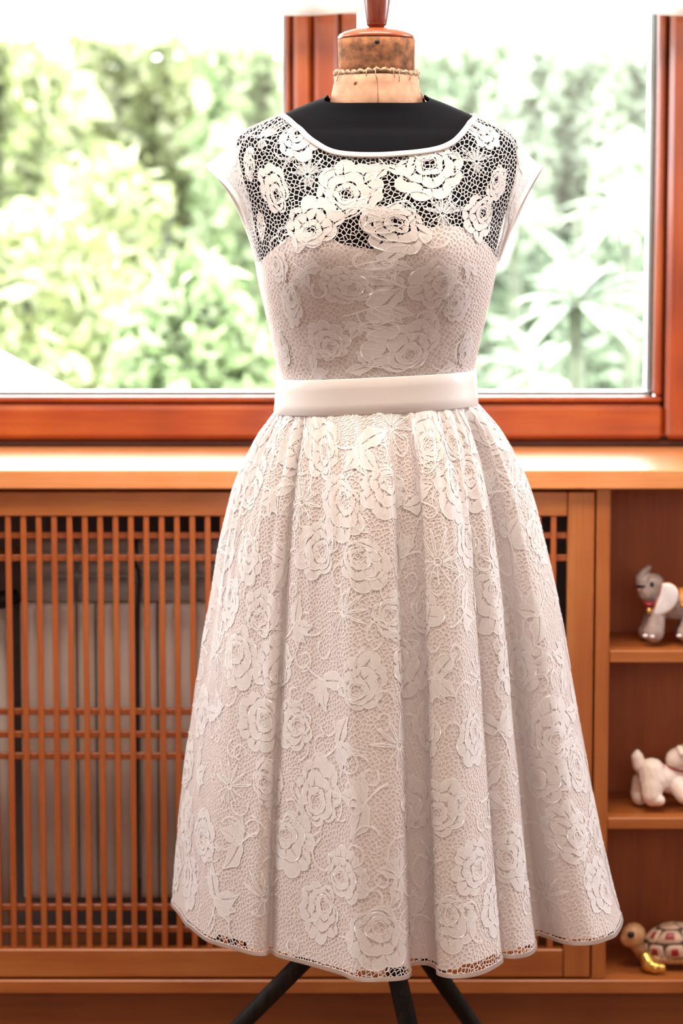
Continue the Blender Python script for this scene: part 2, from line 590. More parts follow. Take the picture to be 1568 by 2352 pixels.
box('rubber_seal', xr0 - .0035, xr0 + .0025, YW + .034, YW + .039, ZB, ZT - .08, 'black', w2, 0)
# fixed frame below and around the sashes
structure(box('trim_1', WX0, WX1, YW + .012, YW + .08, Z_SILL + .001, ZR0 - .0015, 'gap', None, .002))
structure(box('trim_2', WX0, WX1, YW - .005, YW + .08, ZT + .002, WTOP, 'frame_x', None, .004))
structure(box('trim_3', WX0, WX1 + .0, YW + .07, YW + .30, Z_SILL - .03, ZB - .008, 'alu', None, .003))

# ------------------------------------------------------------------ sill board and cabinet
XA, XB = -1.35, 1.35
sill = box('sill_board', XA, XB, YS, YW + .011, Z_SILLB, Z_SILL, 'sill', None, .002)
sill['label'] = 'long pale wooden sill board under the window, its top glaring with daylight'
sill['category'] = 'windowsill'
c = at(1408, 1097, YS)
ch = raw('worn_chip', [(c[0] - .0055, YS - .0004, c[2] - .003), (c[0] + .0035, YS - .0004, c[2] - .004),
                       (c[0] + .0035, YS - .0004, c[2] + .006), (c[0] + .0015, YS - .0004, c[2] + .0005),
                       (c[0] - .0055, YS - .0012, c[2] - .003), (c[0] + .0035, YS - .0012, c[2] - .004),
                       (c[0] + .0035, YS - .0012, c[2] + .006), (c[0] + .0015, YS - .0012, c[2] + .0005)],
         [(4, 5, 6, 7), (0, 3, 2, 1), (0, 1, 5, 4), (1, 2, 6, 5), (2, 3, 7, 6), (3, 0, 4, 7)], 'alu', sill)
ch['label'] = 'small pale chip in the sill edge'

ZTOP = Z_SILLB - .0005
Z_BASE0, Z_BASE1 = zf(2281), zf(2250)
cover = empty('radiator_cover', (-.1, YC, Z_BASE1), 'slatted wooden lattice radiator cover under the sill, left of the open shelves', 'radiator cover')
gz1, gz0 = zf(1130), zf(2245)
rz1, rz0 = zf(1186), zf(2181)
gx1 = xf(1362, 1500)
gx0 = -1.12
sx1 = xf(1303, 1300)
sx0 = gx0 + .055
D = .022
box('top_rail', gx0 + .056, sx1 - .001, YC, YC + D, rz1, gz1, 'cab_x', cover)
box('bottom_rail', gx0 + .056, sx1 - .001, YC, YC + D, gz0, rz0, 'cab_x', cover)
box('stile', gx0, sx0, YC, YC + D, gz0, gz1, 'cab_z', cover)
box('stile', sx1, gx1, YC, YC + D, gz0, gz1, 'cab_z', cover)
sw = .0079
pitch = (xf(512, 1300) - xf(18.5, 1300)) / 14
xs = [xf(18.5, 1300) + pitch * k for k in range(-17, 60)]
xs = [x for x in xs if sx0 + .012 < x < xf(1000, 1300)]
x = xf(1271, 1300)
right = []
while x > xs[-1] + pitch * .6:
    right.append(x)
    x -= pitch
me_s, _ = box_mesh('slat', -sw / 2, sw / 2, -.0055, .0055, (rz0 - rz1) / 2 - .004, (rz1 - rz0) / 2 + .004, .0012, False)
me_s.materials.append(M['slat_z'])
for x in xs + right:
    o = link('slat', me_s, None, None)
    o.location = (x, YC + .0075, (rz0 + rz1) / 2)
    o.parent = cover
    o.matrix_parent_inverse = cover.matrix_world.inverted()
for py in (1229, 1281, 1634, 1686.5, 1736, 2083.5, 2134):
    z = zf(py + 1, YC + .014)
    box('cross_slat', sx0 - .003, sx1 + .003, YC + .0135, YC + .0225, z - .0046, z + .0046, 'slat_x', cover, .001)

base = empty('base_cabinet', (0, YC, 0), 'low wooden base with a projecting ledge below the lattice cover and shelves', 'cabinet')
box('ledge', XA, XB, YC - .004, .636, Z_BASE0, Z_BASE1, 'cab_x', base)
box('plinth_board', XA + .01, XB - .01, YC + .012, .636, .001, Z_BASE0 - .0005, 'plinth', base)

shelf = empty('shelf_unit', (.6, YC, Z_BASE1), 'open wooden shelf unit with three compartments holding ceramic animals', 'shelf')
px0, px1 = xf(1368.5, 1300), xf(1401, 1300)
SD = .185
rx = px1 + .42
box('upright', px0, px1, YC, YC + SD, Z_BASE1 + .0005, ZTOP, 'cab_z', shelf)
box('upright', rx, rx + .02, YC, YC + SD, Z_BASE1 + .0005, ZTOP, 'cab_z', shelf)
box('back_panel', px1 + .0005, rx - .0005, YC + SD - .008, YC + SD, Z_BASE1 + .0005, ZTOP, 'back', shelf, 0)
Z1, Z1b = zf(1495), zf(1523)
Z2, Z2b = zf(1879.5), zf(1906)
box('shelf_board', px1 + .0005, rx - .0005, YC + .002, YC + SD - .009, Z1b, Z1, 'cab_x', shelf)
box('shelf_board', px1 + .0005, rx - .0005, YC + .002, YC + SD - .009, Z2b, Z2, 'cab_x', shelf)

# ------------------------------------------------------------------ radiator behind the lattice
RYF = .47
rad = empty('radiator', (-.1, RYF + .05, zf(2062, RYF)), 'pale grey column radiator standing behind the wooden lattice', 'radiator')
zr_t, zr_b = zf(1386, RYF), zf(2064, RYF)


def section_mesh(wd):
    """one aluminium section: rounded front fin, sloping air outlets on top"""
    prof = [(-wd / 2, .05), (-wd / 2, .012), (-wd * .42, .003), (-wd * .2, 0), (wd * .2, 0), (wd * .42, .003), (wd / 2, .012), (wd / 2, .05)]
    zs = [(zr_b, .006), (zr_b + .01, 0), (zr_t - .012, 0), (zr_t - .002, .004), (zr_t, .012)]
    vs, fs = [], []
    for z, ins in zs:
        for (a, b) in prof:
            vs.append((a, RYF + max(b, ins), z))
    n = len(prof)
    for j in range(len(zs) - 1):
        for i in range(n - 1):
            fs.append((j * n + i, j * n + i + 1, (j + 1) * n + i + 1, (j + 1) * n + i))
    fs.append(tuple((len(zs) - 1) * n + i for i in range(n)))
    me = bpy.data.meshes.new('column')
    me.from_pydata(vs, [], fs)
    me.materials.append(M['rad'])
    return me


def outlet_mesh(wd):
    vs, fs = [], []
    w2 = wd / 2 - .001
    rows = [(zf(1384, RYF), .012), (zf(1368, RYF), .005), (zf(1345, RYF), .008), (zf(1334, RYF), .022), (zf(1333, RYF), .05),
            (zf(1331, RYF), .05), (zf(1322, RYF), .02), (zf(1300, RYF), .014), (zf(1288, RYF), .028), (zf(1286, RYF), .05),
            (zf(1272, RYF), .05), (zf(1270, RYF), .022), (zf(1246, RYF), .022), (zf(1240, RYF), .05)]
    for z, y in rows:
        for a in (-w2, -w2 * .8, w2 * .8, w2):
            vs.append((a, RYF + y + (.006 if abs(a) == w2 else 0), z))
    for j in range(len(rows) - 1):
        for i in range(3):
            fs.append((j * 4 + i, j * 4 + i + 1, j * 4 + i + 5, j * 4 + i + 4))
    me = bpy.data.meshes.new('air_outlet')
    me.from_pydata(vs, [], fs)
    me.materials.append(M['rad_top'])
    return me


cw = .0262
mc, mo = section_mesh(cw), outlet_mesh(cw * 3)
xg = xf(313, 1700, RYF)


def put(name, me, x):
    o = link(name, me, None, None, True)
    o.location = (x, 0, 0)
    o.parent = rad
    o.matrix_parent_inverse = rad.matrix_world.inverted()


step = .0276
for side in (-1, 1):
    n = 6 if side < 0 else 21
    for k in range(n):
        put('column', mc, xg + side * (.0035 + step * (k + .5)))
    for k in range(n // 3 + (n % 3 > 0)):
        put('air_outlet', mo, xg + side * (.0035 + step * 3 * (k + .5)))
xl = xg - .0035 - 6 * step
xe = xg + .0035 + 21 * step
box('core_panel', xl + .004, xe - .004, RYF + .035, RYF + .10, zr_b + .02, zf(1250, RYF), 'rad_top', rad, .003)
tube('feed_pipe', [(xl - .032, RYF + .03, Z_BASE1 + .002), (xl - .032, RYF + .03, zf(1404, RYF))], .011, 'rad', rad)
tube('valve', [(xl - .04, RYF + .03, zf(1402, RYF)), (xl - .03, RYF + .028, zf(1384, RYF)), (xl - .004, RYF + .028, zf(1376, RYF))], [.010, .014, .011], 'black', rad)
pipe = tube('heating_pipe', [(-1.3, .56, zf(1265, .56)), (-.9, .56, zf(1265, .56)), (xl - .01, .56, zf(1265, .56))], .0042, 'brass')
pipe['label'] = 'thin brass heating pipe running level behind the lattice at upper left'
pipe['category'] = 'pipe'
cord = tube('black_cord', [(xf(312, 1240, .462), .462, zf(1240, .462)), (xf(315, 1275, .462), .462, zf(1275, .462)), (xf(309, 1292, .462), .463, zf(1292, .462)),
                           (xf(318, 1310, .462), .463, zf(1310, .462)), (xf(320, 1340, .462), .463, zf(1340, .462)), (xf(316, 1400, .462), .464, zf(1400, .462)),
                           (xf(315, 1700, .462), .464, zf(1700, .462)), (xf(314, 2060, .462), .464, zf(2060, .462)), (xf(314, 2230, .462), .464, Z_BASE1 + .003)],
            .0028, 'black', None, 8)
cord['label'] = 'thin black cord hanging straight down in front of the radiator'
cord['category'] = 'cord'

# ------------------------------------------------------------------ dress form and dress: the body surface
rows = [  # py, half width px, front depth, back depth, exponent
    (212, 106, .058, .056, 2.0), (222, 118, .062, .060, 2.0), (240, 162, .066, .064, 2.0), (262, 212, .068, .067, 2.0), (285, 262, .072, .076, 2.05),
    (300, 294, .075, .085, 2.1), (320, 317, .083, .094, 2.2), (350, 325, .091, .102, 2.25), (400, 322, .100, .108, 2.3),
    (450, 309, .107, .110, 2.35), (500, 292, .112, .109, 2.4), (560, 277, .112, .106, 2.8), (600, 267, .111, .103, 3.0), (650, 258, .108, .098, 3.1),
    (700, 247, .104, .092, 3.1), (750, 236, .100, .087, 3.0), (800, 225, .097, .082, 2.8), (860, 217, .095, .079, 2.5), (915, 219, .095, .081, 2.35),
    (960, 232, .099, .088, 2.3), (1050, 262, .106, .100, 2.2), (1150, 282, .112, .112, 2.2), (1260, 270, .108, .108, 2.2)]
_r = np.array(rows, float)
_z = np.array([at(863, p, 0)[2] for p in _r[:, 0]])[::-1]
_a, _bf, _bb, _n = (_r[:, 1] / 1851)[::-1], _r[::-1, 2], _r[::-1, 3], _r[::-1, 4]


def smooth_interp(x, xp, fp):
    """monotone cubic (Fritsch-Carlson) interpolation"""
    x = np.clip(x, xp[0], xp[-1])
    h = np.diff(xp)
    d = np.diff(fp) / h
    m = np.zeros_like(fp)
    m[1:-1] = np.where(d[:-1] * d[1:] > 0, 2 * d[:-1] * d[1:] / (d[:-1] + d[1:] + 1e-12), 0)
    m[0], m[-1] = d[0], d[-1]
    i = np.clip(np.searchsorted(xp, x) - 1, 0, len(h) - 1)
    t = (x - xp[i]) / h[i]
    return ((2 * t ** 3 - 3 * t ** 2 + 1) * fp[i] + (t ** 3 - 2 * t ** 2 + t) * h[i] * m[i]
            + (-2 * t ** 3 + 3 * t ** 2) * fp[i + 1] + (t ** 3 - t ** 2) * h[i] * m[i + 1])


ZBUST = float(at(863, 575, 0)[2])


def body(th, z, off=0.0):
    th, z = np.broadcast_arrays(np.asarray(th, float), np.asarray(z, float))
    a = smooth_interp(z, _z, _a) + off
    bf = smooth_interp(z, _z, _bf) + off
    bb = smooth_interp(z, _z, _bb) + off
    n = smooth_interp(z, _z, _n)
    s, c = np.sin(th), np.cos(th)
    x = a * np.sign(s) * np.abs(s) ** (2 / n)
    y = -np.where(c > 0, bf, bb) * np.sign(c) * np.abs(c) ** (2 / n)
    bust = .021 * np.exp(-((np.abs(x) - .070) / .048) ** 2 - ((z - ZBUST) / np.where(z > ZBUST, .07, .06)) ** 2)
    y = y - np.where(c > 0, bust * np.clip(c * 2, 0, 1), 0)
    return np.stack([x, y, z], -1)


def grid_mesh(name, P, m, parent=None, closed_u=True, uv=None, keep=None, smooth=True, mats=None):
    """P [nv, nu, 3]"""
    nv, nu = P.shape[:2]
    vs = P.reshape(-1, 3)
    fs, uvs = [], []
    lim = nu if closed_u else nu - 1
    for j in range(nv - 1):
        for i in range(lim):
            i2 = (i + 1) % nu
            if keep is not None and not keep[j, i]:
                continue
            fs.append((j * nu + i, j * nu + i2, (j + 1) * nu + i2, (j + 1) * nu + i))
            if uv is not None:
                U, V = uv
                us = [U[j, i], U[j, i + 1], U[j + 1, i + 1], U[j + 1, i]]
                vv = [V[j, i], V[j, i + 1 if not closed_u else i2], V[j + 1, i2], V[j + 1, i]]
                uvs.extend(zip(us, vv))
    used = sorted({k for f in fs for k in f})
    rm = {k: i for i, k in enumerate(used)}
    me = bpy.data.meshes.new(name)
    me.from_pydata([tuple(vs[k]) for k in used], [], [tuple(rm[k] for k in f) for f in fs])
    if uv is not None:
        l = me.uv_layers.new(name='UVMap')
        l.data.foreach_set('uv', np.array(uvs, 'f').ravel())
    me.update()
    return link(name, me, m, parent, smooth)


class Surf:
    """bilinear sampling of a cloth surface: u periodic 0..1, v 0..1 downwards"""

    def __init__(s, P):
        s.P = P
        s.nv, s.nu = P.shape[:2]
        du = np.roll(P, -1, 1) - np.roll(P, 1, 1)
        dv = np.empty_like(P)
        dv[1:-1] = P[2:] - P[:-2]
        dv[0], dv[-1] = P[1] - P[0], P[-1] - P[-2]
        n = np.cross(dv, du)
        s.N = n / (np.linalg.norm(n, axis=-1, keepdims=True) + 1e-12)

    def _s(s, A, u, v):
        x = (u % 1.0) * s.nu
        y = np.clip(v, 0, 1) * (s.nv - 1)
        i = np.floor(x).astype(int) % s.nu
        j = np.clip(np.floor(y).astype(int), 0, s.nv - 2)
        fx, fy = (x - np.floor(x))[..., None], (y - j)[..., None]
        i2 = (i + 1) % s.nu
        return (A[j, i] * (1 - fx) + A[j, i2] * fx) * (1 - fy) + (A[j + 1, i] * (1 - fx) + A[j + 1, i2] * fx) * fy

    def at(s, u, v, off):
        return s._s(s.P, u, v) + s._s(s.N, u, v) * (off[..., None] if isinstance(off, np.ndarray) else off)


form = empty('dress_form', (0, 0, 0), 'black covered dressmaker form with worn linen neck and dark tripod legs, wearing the lace dress', 'mannequin')
NU = 160
th = np.linspace(0, 2 * np.pi, NU, endpoint=False)
# torso in black jersey, open neckline
zt = float(at(863, 236, -.064)[2])
zside = float(at(863, 217, 0)[2])
edge = zt + (zside - zt) * np.clip(np.abs(np.sin(th)), 0, 1) ** 5 + np.where(np.cos(th) < 0, (zside - zt) * np.cos(th) ** 2, 0)
zm_ = float(at(863, 330, 0)[2])
fz = np.linspace(0, 1, 60)
zs = np.concatenate([np.broadcast_to(np.linspace(_z[0], zm_, 60)[:-1, None], (59, NU)), zm_ + (edge[None] - zm_) * fz[:, None]])
P = body(np.broadcast_to(th[None, :], zs.shape), zs, -.001)
t = grid_mesh('jersey_cover', P, 'jersey', form)
zc_ = float(at(863, 83, -.04)[2])
ztw = float(at(863, 166, -.04)[2])
zn0 = zt - .03
K = 1 / 1851
lathe('neck', [(.050, zn0), (.0565, zt - .004), (.0575, zt + .003), (.0550, zt + .014), (.0525, ztw - .012), (.052, ztw - .003), (.0475, ztw), (.03, ztw + .001)], 'linen', form, 48)
lathe('neck_band', [(.030, ztw - .004), (.0472, ztw - .003), (.0468, ztw + .01), (.0470, zc_ - .012), (.0474, zc_ - .001), (.04, zc_ + .0005)], 'felt', form, 48, wob=.003)
pts = []
for k in range(120):
    a = 2 * math.pi * k / 120
    pts.append((.0500 * math.cos(a) * (1 + .012 * math.sin(9 * a)), .0500 * math.sin(a), ztw + .001 + .0012 * math.sin(4 * a + 1) + .0009 * math.sin(31 * a)))
tube('twine', pts, [.0028 + .0008 * math.sin(k * 1.7) for k in range(120)], 'twine', form, 7, True)
for k, (ang, l) in enumerate(((-60, .012), (-68, .007), (-92, .010), (-104, .006), (-40, .009), (-150, .010), (-165, .012), (-20, .007))):
    a = math.radians(ang)
    x, y = .0525 * math.cos(a), .0525 * math.sin(a)
    tube('frayed_thread', [(x, y, ztw + .003), (x * 1.03, y * 1.04, ztw - l * .3), (x * 1.02 + .002 * math.sin(k), y * 1.03, ztw - l)], .0005, 'twine', form, 5)
# moth hole in the linen and the tack in the band
for nm, (hx, hy), r, mm in (('tack', (866, 95), .0032, 'black'), ('moth_hole', (818, 191), .0032, 'felt')):
    p = at(hx, hy, -.05)
    yy = -math.sqrt(max(1e-6, (.0472 if nm == 'tack' else .0523) ** 2 - p[0] ** 2))
    ball(nm, (p[0], yy, p[2]), r, mm, form, (1, .35, .8), 2)
# seam at centre front
p0, p1 = at(866, 178, -.053), at(868, 236, -.058)
tube('neck_seam', [(p0[0], -.0522, p0[2]), (p0[0] + .0006, -.0545, (p0[2] + p1[2]) / 2), (p1[0], -.0612, p1[2])], .0004, 'felt', form, 5)
# stray thread at the jersey's neck edge
p0, p1, p2 = at(965, 213, -.02), at(976, 232, -.03), at(990, 253, -.035)
tube('loose_thread', [p0, p1], .0006, 'darkred', form, 5)
tube('loose_thread', [p1 + np.array([0, -.006, 0]), p2 + np.array([0, -.012, 0])], .0005, 'alu', form, 5)
ztop = float(at(863, 66, -.02)[2])
lathe('neck_cap', [(.02, zc_ - .001), (.0468, zc_), (.0472, zc_ + .002), (.0455, zc_ + .005), (.039, zc_ + .0085), (.028, zc_ + .0115), (.0135, zc_ + .0128), (.0130, ztop + .001), (.004, ztop + .001)], 'capwood', form, 48)
zk = ztop + .001
lathe('finial', [(.0095, zk - .002), (.0098, zk + .003), (.0118, zk + .0045), (.0128, zk + .006), (.0140, zk + .012), (.0168, zk + .032), (.0182, zk + .055), (.0178, zk + .075), (.0145, zk + .088), (.0085, zk + .095), (.001, zk + .097)], 'knobwood', form, 36)
# stand
hub = Vector((.002, 0, .445))
lathe('centre_pole', [(.014, .40), (.016, .405), (.016, .52), (.014, .70), (.014, .98)], 'legwood', form, 24)
lathe('tripod_hub', [(.02, .40), (.034, .41), (.036, .47), (.02, .49)], 'legwood', form, 24)
for az, r in ((165, .40), (-75, .46), (45, .36)):
    a = math.radians(az)
    f = Vector((r * math.cos(a), r * math.sin(a), .012))
    d = (f - hub)
    p = [hub + d * q for q in (.02, .1, .35, .7, .97, .995)]
    tube('leg', p, [.0105, .0122, .0118, .0098, .0080, .0065], 'legwood', form, 16)

# ------------------------------------------------------------------ dress
dress = empty('wedding_dress', (0, 0, .41), 'white floral lace cocktail dress with cap sleeves and satin sash on the black dress form', 'dress')


def ray_body(px, py, off=.006):
    """point where the sight line through a pixel of the photograph meets the front of the bodice: (theta, z)"""
    Y = -.10
    for _ in range(40):
        p = at(px, py, Y)
        a = float(smooth_interp(np.array(p[2]), _z, _a)) + off
        n = float(smooth_interp(np.array(p[2]), _z, _n))
        q = min(1.0, abs(p[0]) / a) ** (n / 2)
        t_ = math.copysign(math.asin(q), p[0])
        Y2 = float(body(np.array(t_), np.array(p[2]), off)[1])
        Y = Y * .5 + Y2 * .5
    return t_, float(p[2])


# ---- lace drawing in two dimensions (metres): each piece = verts (x, y, height), faces
class Art:
    def __init__(s):
        s.v, s.f, s.m = [], [], []

    def grid(s, G, h, mi):
        n, m_ = G.shape[:2]
        b = len(s.v)
        for j in range(n):
            for i in range(m_):
                s.v.append((G[j, i, 0], G[j, i, 1], h))
        for j in range(n - 1):
            for i in range(m_ - 1):
                s.f.append((b + j * m_ + i, b + j * m_ + i + 1, b + (j + 1) * m_ + i + 1, b + (j + 1) * m_ + i))
                s.m.append(mi)

    def cord(s, pts, wd, h=.0010, mi=1):
        pts = np.array(pts, float)
        d = np.gradient(pts, axis=0)
        n = np.stack([-d[:, 1], d[:, 0]], 1)
        n /= np.linalg.norm(n, axis=1, keepdims=True) + 1e-9
        s.grid(np.stack([pts - n * wd / 2, pts + n * wd / 2], 1), h, mi)

    def add(s, o, sc=1, rot=0, dx=0, dy=0, sx=1, sy=1):
        b = len(s.v)
        c_, s_ = math.cos(rot), math.sin(rot)
        for (x, y, h) in o.v:
            x, y = x * sc * sx, y * sc * sy
            s.v.append((dx + x * c_ - y * s_, dy + x * s_ + y * c_, h))
        s.f += [tuple(b + k for k in f) for f in o.f]
        s.m += o.m


def wedge(art, cx, cy, a0, a1, r0, R, lobes, seed, h, taper=.16, na=5, nr=5, ex=1.0, ey=1.0):
    G = np.zeros((nr, na, 2))
    for j in range(nr):
        fr_ = j / (nr - 1)
        g = taper * (1 - min(1, fr_ * 1.25)) * (a1 - a0)
        for i in range(na):
            fa = i / (na - 1)
            a = (a0 + g) + (a1 - a0 - 2 * g) * fa
            edge = 1 - .07 * abs(math.sin(lobes * math.pi * fa + seed)) - .05 * (2 * fa - 1) ** 4
            r = r0 + (R * edge - r0) * fr_
            G[j, i] = (cx + r * math.cos(a) * ex, cy + r * math.sin(a) * ey)
    art.grid(G, h, 0)
    e = [tuple(G[-1, i]) for i in range(na)]
    return e


def rose(seed, size=1.0):
    """peony-like lace rose about 2 units wide before scaling: eccentric rings of lobed petals round an open mesh heart"""
    rg = random.Random(seed)
    art = Art()
    a0 = rg.uniform(0, 6.28)
    hx, hy = .34 * math.cos(a0), .34 * math.sin(a0)      # the heart sits off centre
    rings = []
    for k, (r, lob, amp, off) in enumerate(((1.0, rg.choice((6, 7, 8)), .20, 0), (.68, 5, .14, .5), (.40, 4, .14, .9), (.20, 4, .05, 1.0))):
        ph = rg.uniform(0, 6.28)
        irr = [rg.uniform(-.05, .05) for _ in range(4)]
        def B(f, r=r, lob=lob, amp=amp, off=off, ph=ph, irr=irr):
            q = 1 - amp * (1 - abs(math.sin(lob * f / 2 + ph)) ** .7) + sum(c * math.sin((i + 2) * f + ph * i) for i, c in enumerate(irr))
            return np.array([hx * off + r * q * math.cos(f) * 1.08, hy * off + r * q * math.sin(f) * .95])
        rings.append((B, lob, ph))
    for k in range(3):
        B0, lob, ph = rings[k]
        B1 = rings[k + 1][0]
        n = lob * 2
        start = -2 * ph / lob                           # cuts fall in the notches between the lobes
        rim = []
        for q in range(n):
            b0, b1 = start + 2 * math.pi * q / n, start + 2 * math.pi * (q + 1) / n
            na, nr = 5, 5
            major = q % 2 == 0
            slit = rg.uniform(.10, .24) if rg.random() < (.5 if k == 0 else .3) else 0
            ln = rg.uniform(.45, .8)
            if major:
                gapk = rg.uniform(.05, .13) if k < 2 else .05
            G = np.zeros((nr, na, 2))
            for j in range(nr):
                fj = j / (nr - 1)
                g = slit * max(0, 1 - fj / ln) * (b1 - b0)
                lead = (.05 if major else 0) * fj ** 3 * (b1 - b0)
                for i in range(na):
                    fa = b0 + g + lead + (b1 - b0 - 2 * g - lead) * i / (na - 1)
                    p1, p0 = B1(fa), B0(fa)
                    cres = gapk * math.sin(math.pi * (i / (na - 1) + (0 if major else 1)) / 2) + .008
                    p1 = p1 + (p0 - p1) * min(.35, cres / (np.linalg.norm(p0 - p1) + 1e-6))
                    G[j, i] = p1 + (p0 - p1) * fj
            art.grid(G, .0003 + .0003 * k + .00015 * (q % 2), 0)
            rim += [tuple(G[-1, i]) for i in range(na)]
            if rg.random() < .6:                         # raised vein
                f_ = rg.uniform(.25, .75)
                art.cord([G[j, 2] * (1 - (f_ - .5)) + G[j, 3] * (f_ - .5) for j in range(nr)], .018, .0008 + .0003 * k)
        art.cord(rim + rim[:1], .034, .0008 + .0003 * k)
    B3 = rings[3][0]
    art.cord([B3(f) for f in np.linspace(0, 6.2832, 18)], .03, .0015)
    return art


def leaf(l=1.0, wd=.42, bend=.15, lobes=2, tulle=False):
    art = Art()
    n = 9
    up_, dn = [], []
    for sgn in (1, -1):
        G = np.zeros((n, 3, 2))
        for j in range(n):
            f = j / (n - 1)
            prof = math.sin(math.pi * min(1, f ** .8)) * (1 + .20 * math.sin(f * math.pi * 2 * lobes + .6))
            mid = np.array([f * l, bend * math.sin(f * 2.4) * l])
            for i in range(3):
                gap = .030 * (1 - f)
                G[j, i] = mid + np.array([-.10 * (i / 2), sgn * (gap + (max(prof * wd * .5, .012) - gap * .5) * i / 2)])
        art.grid(G if sgn < 0 else G[:, ::-1], .0005, 2 if tulle else 0)
        art.cord(G[:, 2], .03, .0010)
    return art


def spray(seed):
    rg = random.Random(seed)
    art = Art()
    lv = leaf(1, .46, .12)
    art.add(lv, .95, math.radians(35 + rg.uniform(-8, 8)), .05, 0)
    art.add(lv, .80, math.radians(-35 + rg.uniform(-8, 8)), .05, -.03, sy=-1)
    art.add(lv, .72, math.radians(-120 + rg.uniform(-10, 10)), 0, -.05)
    art.add(lv, .70, math.radians(-72 + rg.uniform(-10, 10)), .02, -.07, sy=-1)
    art.cord([(x, .12 * math.sin(x * 3)) for x in np.linspace(-.7, .1, 8)], .05)
    return art


def thistle(seed):
    rg = random.Random(seed)
    art = Art()
    G = np.zeros((4, 9, 2))
    for j in range(4):
        for i in range(9):
            a = math.radians(20 + 140 * i / 8)
            r = .08 + (.42 + .10 * math.sin(i * 2.4)) * j / 3
            G[j, i] = (r * math.cos(a), r * math.sin(a))
    art.grid(G, .0004, 2)
    for k in range(6):
        a = math.radians(15 + 150 * k / 5)
        L = rg.uniform(.75, 1.0)
        for s_ in (-.10, .10):
            art.cord([(r * math.cos(a + s_ * (1 - (r / L) ** 2)) , r * math.sin(a + s_ * (1 - (r / L) ** 2))) for r in np.linspace(.15, L, 7)], .035)
    for k in range(5):
        a = math.radians(-150 + 120 * k / 4)
        art.cord([(r * math.cos(a + .25 * r), r * math.sin(a + .25 * r)) for r in np.linspace(.05, rg.uniform(.5, .8), 6)], .035)
    art.grid(np.array([[(.3 * math.cos(b) * r, .5 * math.sin(b) * r) for b in np.linspace(-2.6, -.5, 7)] for r in (.2, .6, 1)]), .0004, 2)
    art.cord([(.11 * math.cos(q), .11 * math.sin(q)) for q in np.linspace(0, 6.3, 10)], .05, .0012)
    return art


def tendril(seed, l=1.0):
    rg = random.Random(seed)
    art = Art()
    p, a = np.array([0., 0.]), rg.uniform(0, 6.28)
    pts = [p.copy()]
    k = rg.choice((-1, 1)) * rg.uniform(.15, .4)
    for i in range(14):
        a += k + rg.uniform(-.15, .15)
        p = p + np.array([math.cos(a), math.sin(a)]) * .11 * l
        pts.append(p.copy())
    art.cord(pts, .035)
    art.cord(np.array(pts) + np.array([.05, .03]), .03)
    return art


def place(name, art, surf, u0, v0, ku, kv, sc, rot, base, parent, kx=1.0, keep=None, stuff=False, flat=1.0):
    """wrap a drawn motif onto a cloth surface"""
    V = np.array(art.v)
    c_, s_ = math.cos(rot), math.sin(rot)
    x = (V[:, 0] * c_ - V[:, 1] * s_) * sc * kx
    y = (V[:, 0] * s_ + V[:, 1] * c_) * sc
    u, v = u0 + x * ku, v0 - y * kv
    P = surf.at(u, v, base + V[:, 2] * flat)
    fs, ms = art.f, art.m
    if keep is not None:
        ok = keep(u, v, P)
        sel = [i for i, f in enumerate(fs) if all(ok[k] for k in f)]
        fs, ms = [fs[i] for i in sel], [ms[i] for i in sel]
        if not fs:
            return None
        used = sorted({k for f in fs for k in f})
        rm = {k: i for i, k in enumerate(used)}
        P = P[used]
        fs = [tuple(rm[k] for k in f) for f in fs]
    me = bpy.data.meshes.new(name)
    me.from_pydata([tuple(p) for p in P], [], fs)
    for k in ('motif', 'cordm', 'tulle'):
        me.materials.append(M[k])
    me.polygons.foreach_set('material_index', ms)
    me.update()
    o = link(name, me, None, parent, True)
    if stuff:
        o['kind'] = 'stuff'
    return o


# ---- bodice
zwaist = float(at(863, 930, -.09)[2])
ztopb = float(at(863, 264, 0)[2])
NB, NV = 420, 190
thb = np.linspace(0, 2 * np.pi, NB, endpoint=False)
zb = np.linspace(ztopb, zwaist, NV)
Pb = body(thb[None, :], zb[:, None], .0055)
SB = Surf(Pb)
HB = ztopb - zwaist
# neckline (front): photographed edge, as x -> z on the body
nl_px = [(650, 266), (665, 278), (690, 299), (720, 326), (750, 344), (775, 352), (810, 356), (865, 357), (920, 354), (970, 349), (1010, 341), (1040, 327), (1062, 306), (1078, 284), (1090, 266)]
nl = [ray_body(a, b) for a, b in nl_px]
nlx = np.array([float(body(np.array(t_), np.array(z_), .0055)[0]) for t_, z_ in nl])
nlz = np.array([z_ for t_, z_ in nl])
sw_px = [(596, 602), (618, 578), (643, 557), (668, 538), (698, 532), (729, 536), (761, 551), (795, 563), (830, 570), (866, 572), (895, 566), (922, 551), (950, 536), (980, 525), (1018, 516), (1056, 520), (1099, 541), (1131, 574), (1140, 590)]
swp = [ray_body(a, b) for a, b in sw_px]
sw_t, sw_z = np.array([p[0] for p in swp]), np.array([p[1] for p in swp])

Zg, Tg = np.broadcast_to(zb[:, None], (NV, NB)), np.broadcast_to(thb[None, :], (NV, NB))
front = np.cos(Tg) > 0
nzx = np.interp(Pb[..., 0], nlx, nlz, left=9, right=9)
zback = float(at(863, 300, 0)[2])
nzb = np.where(np.abs(Pb[..., 0]) < .116, zback - .03 * (1 - (Pb[..., 0] / .116) ** 2), 9)
keep = Zg <= np.where(front, nzx, nzb) + .0015
per = np.linalg.norm(np.roll(Pb, -1, 1) - Pb, axis=2)
arc = np.concatenate([np.zeros((NV, 1)), np.cumsum(per, 1)], 1)
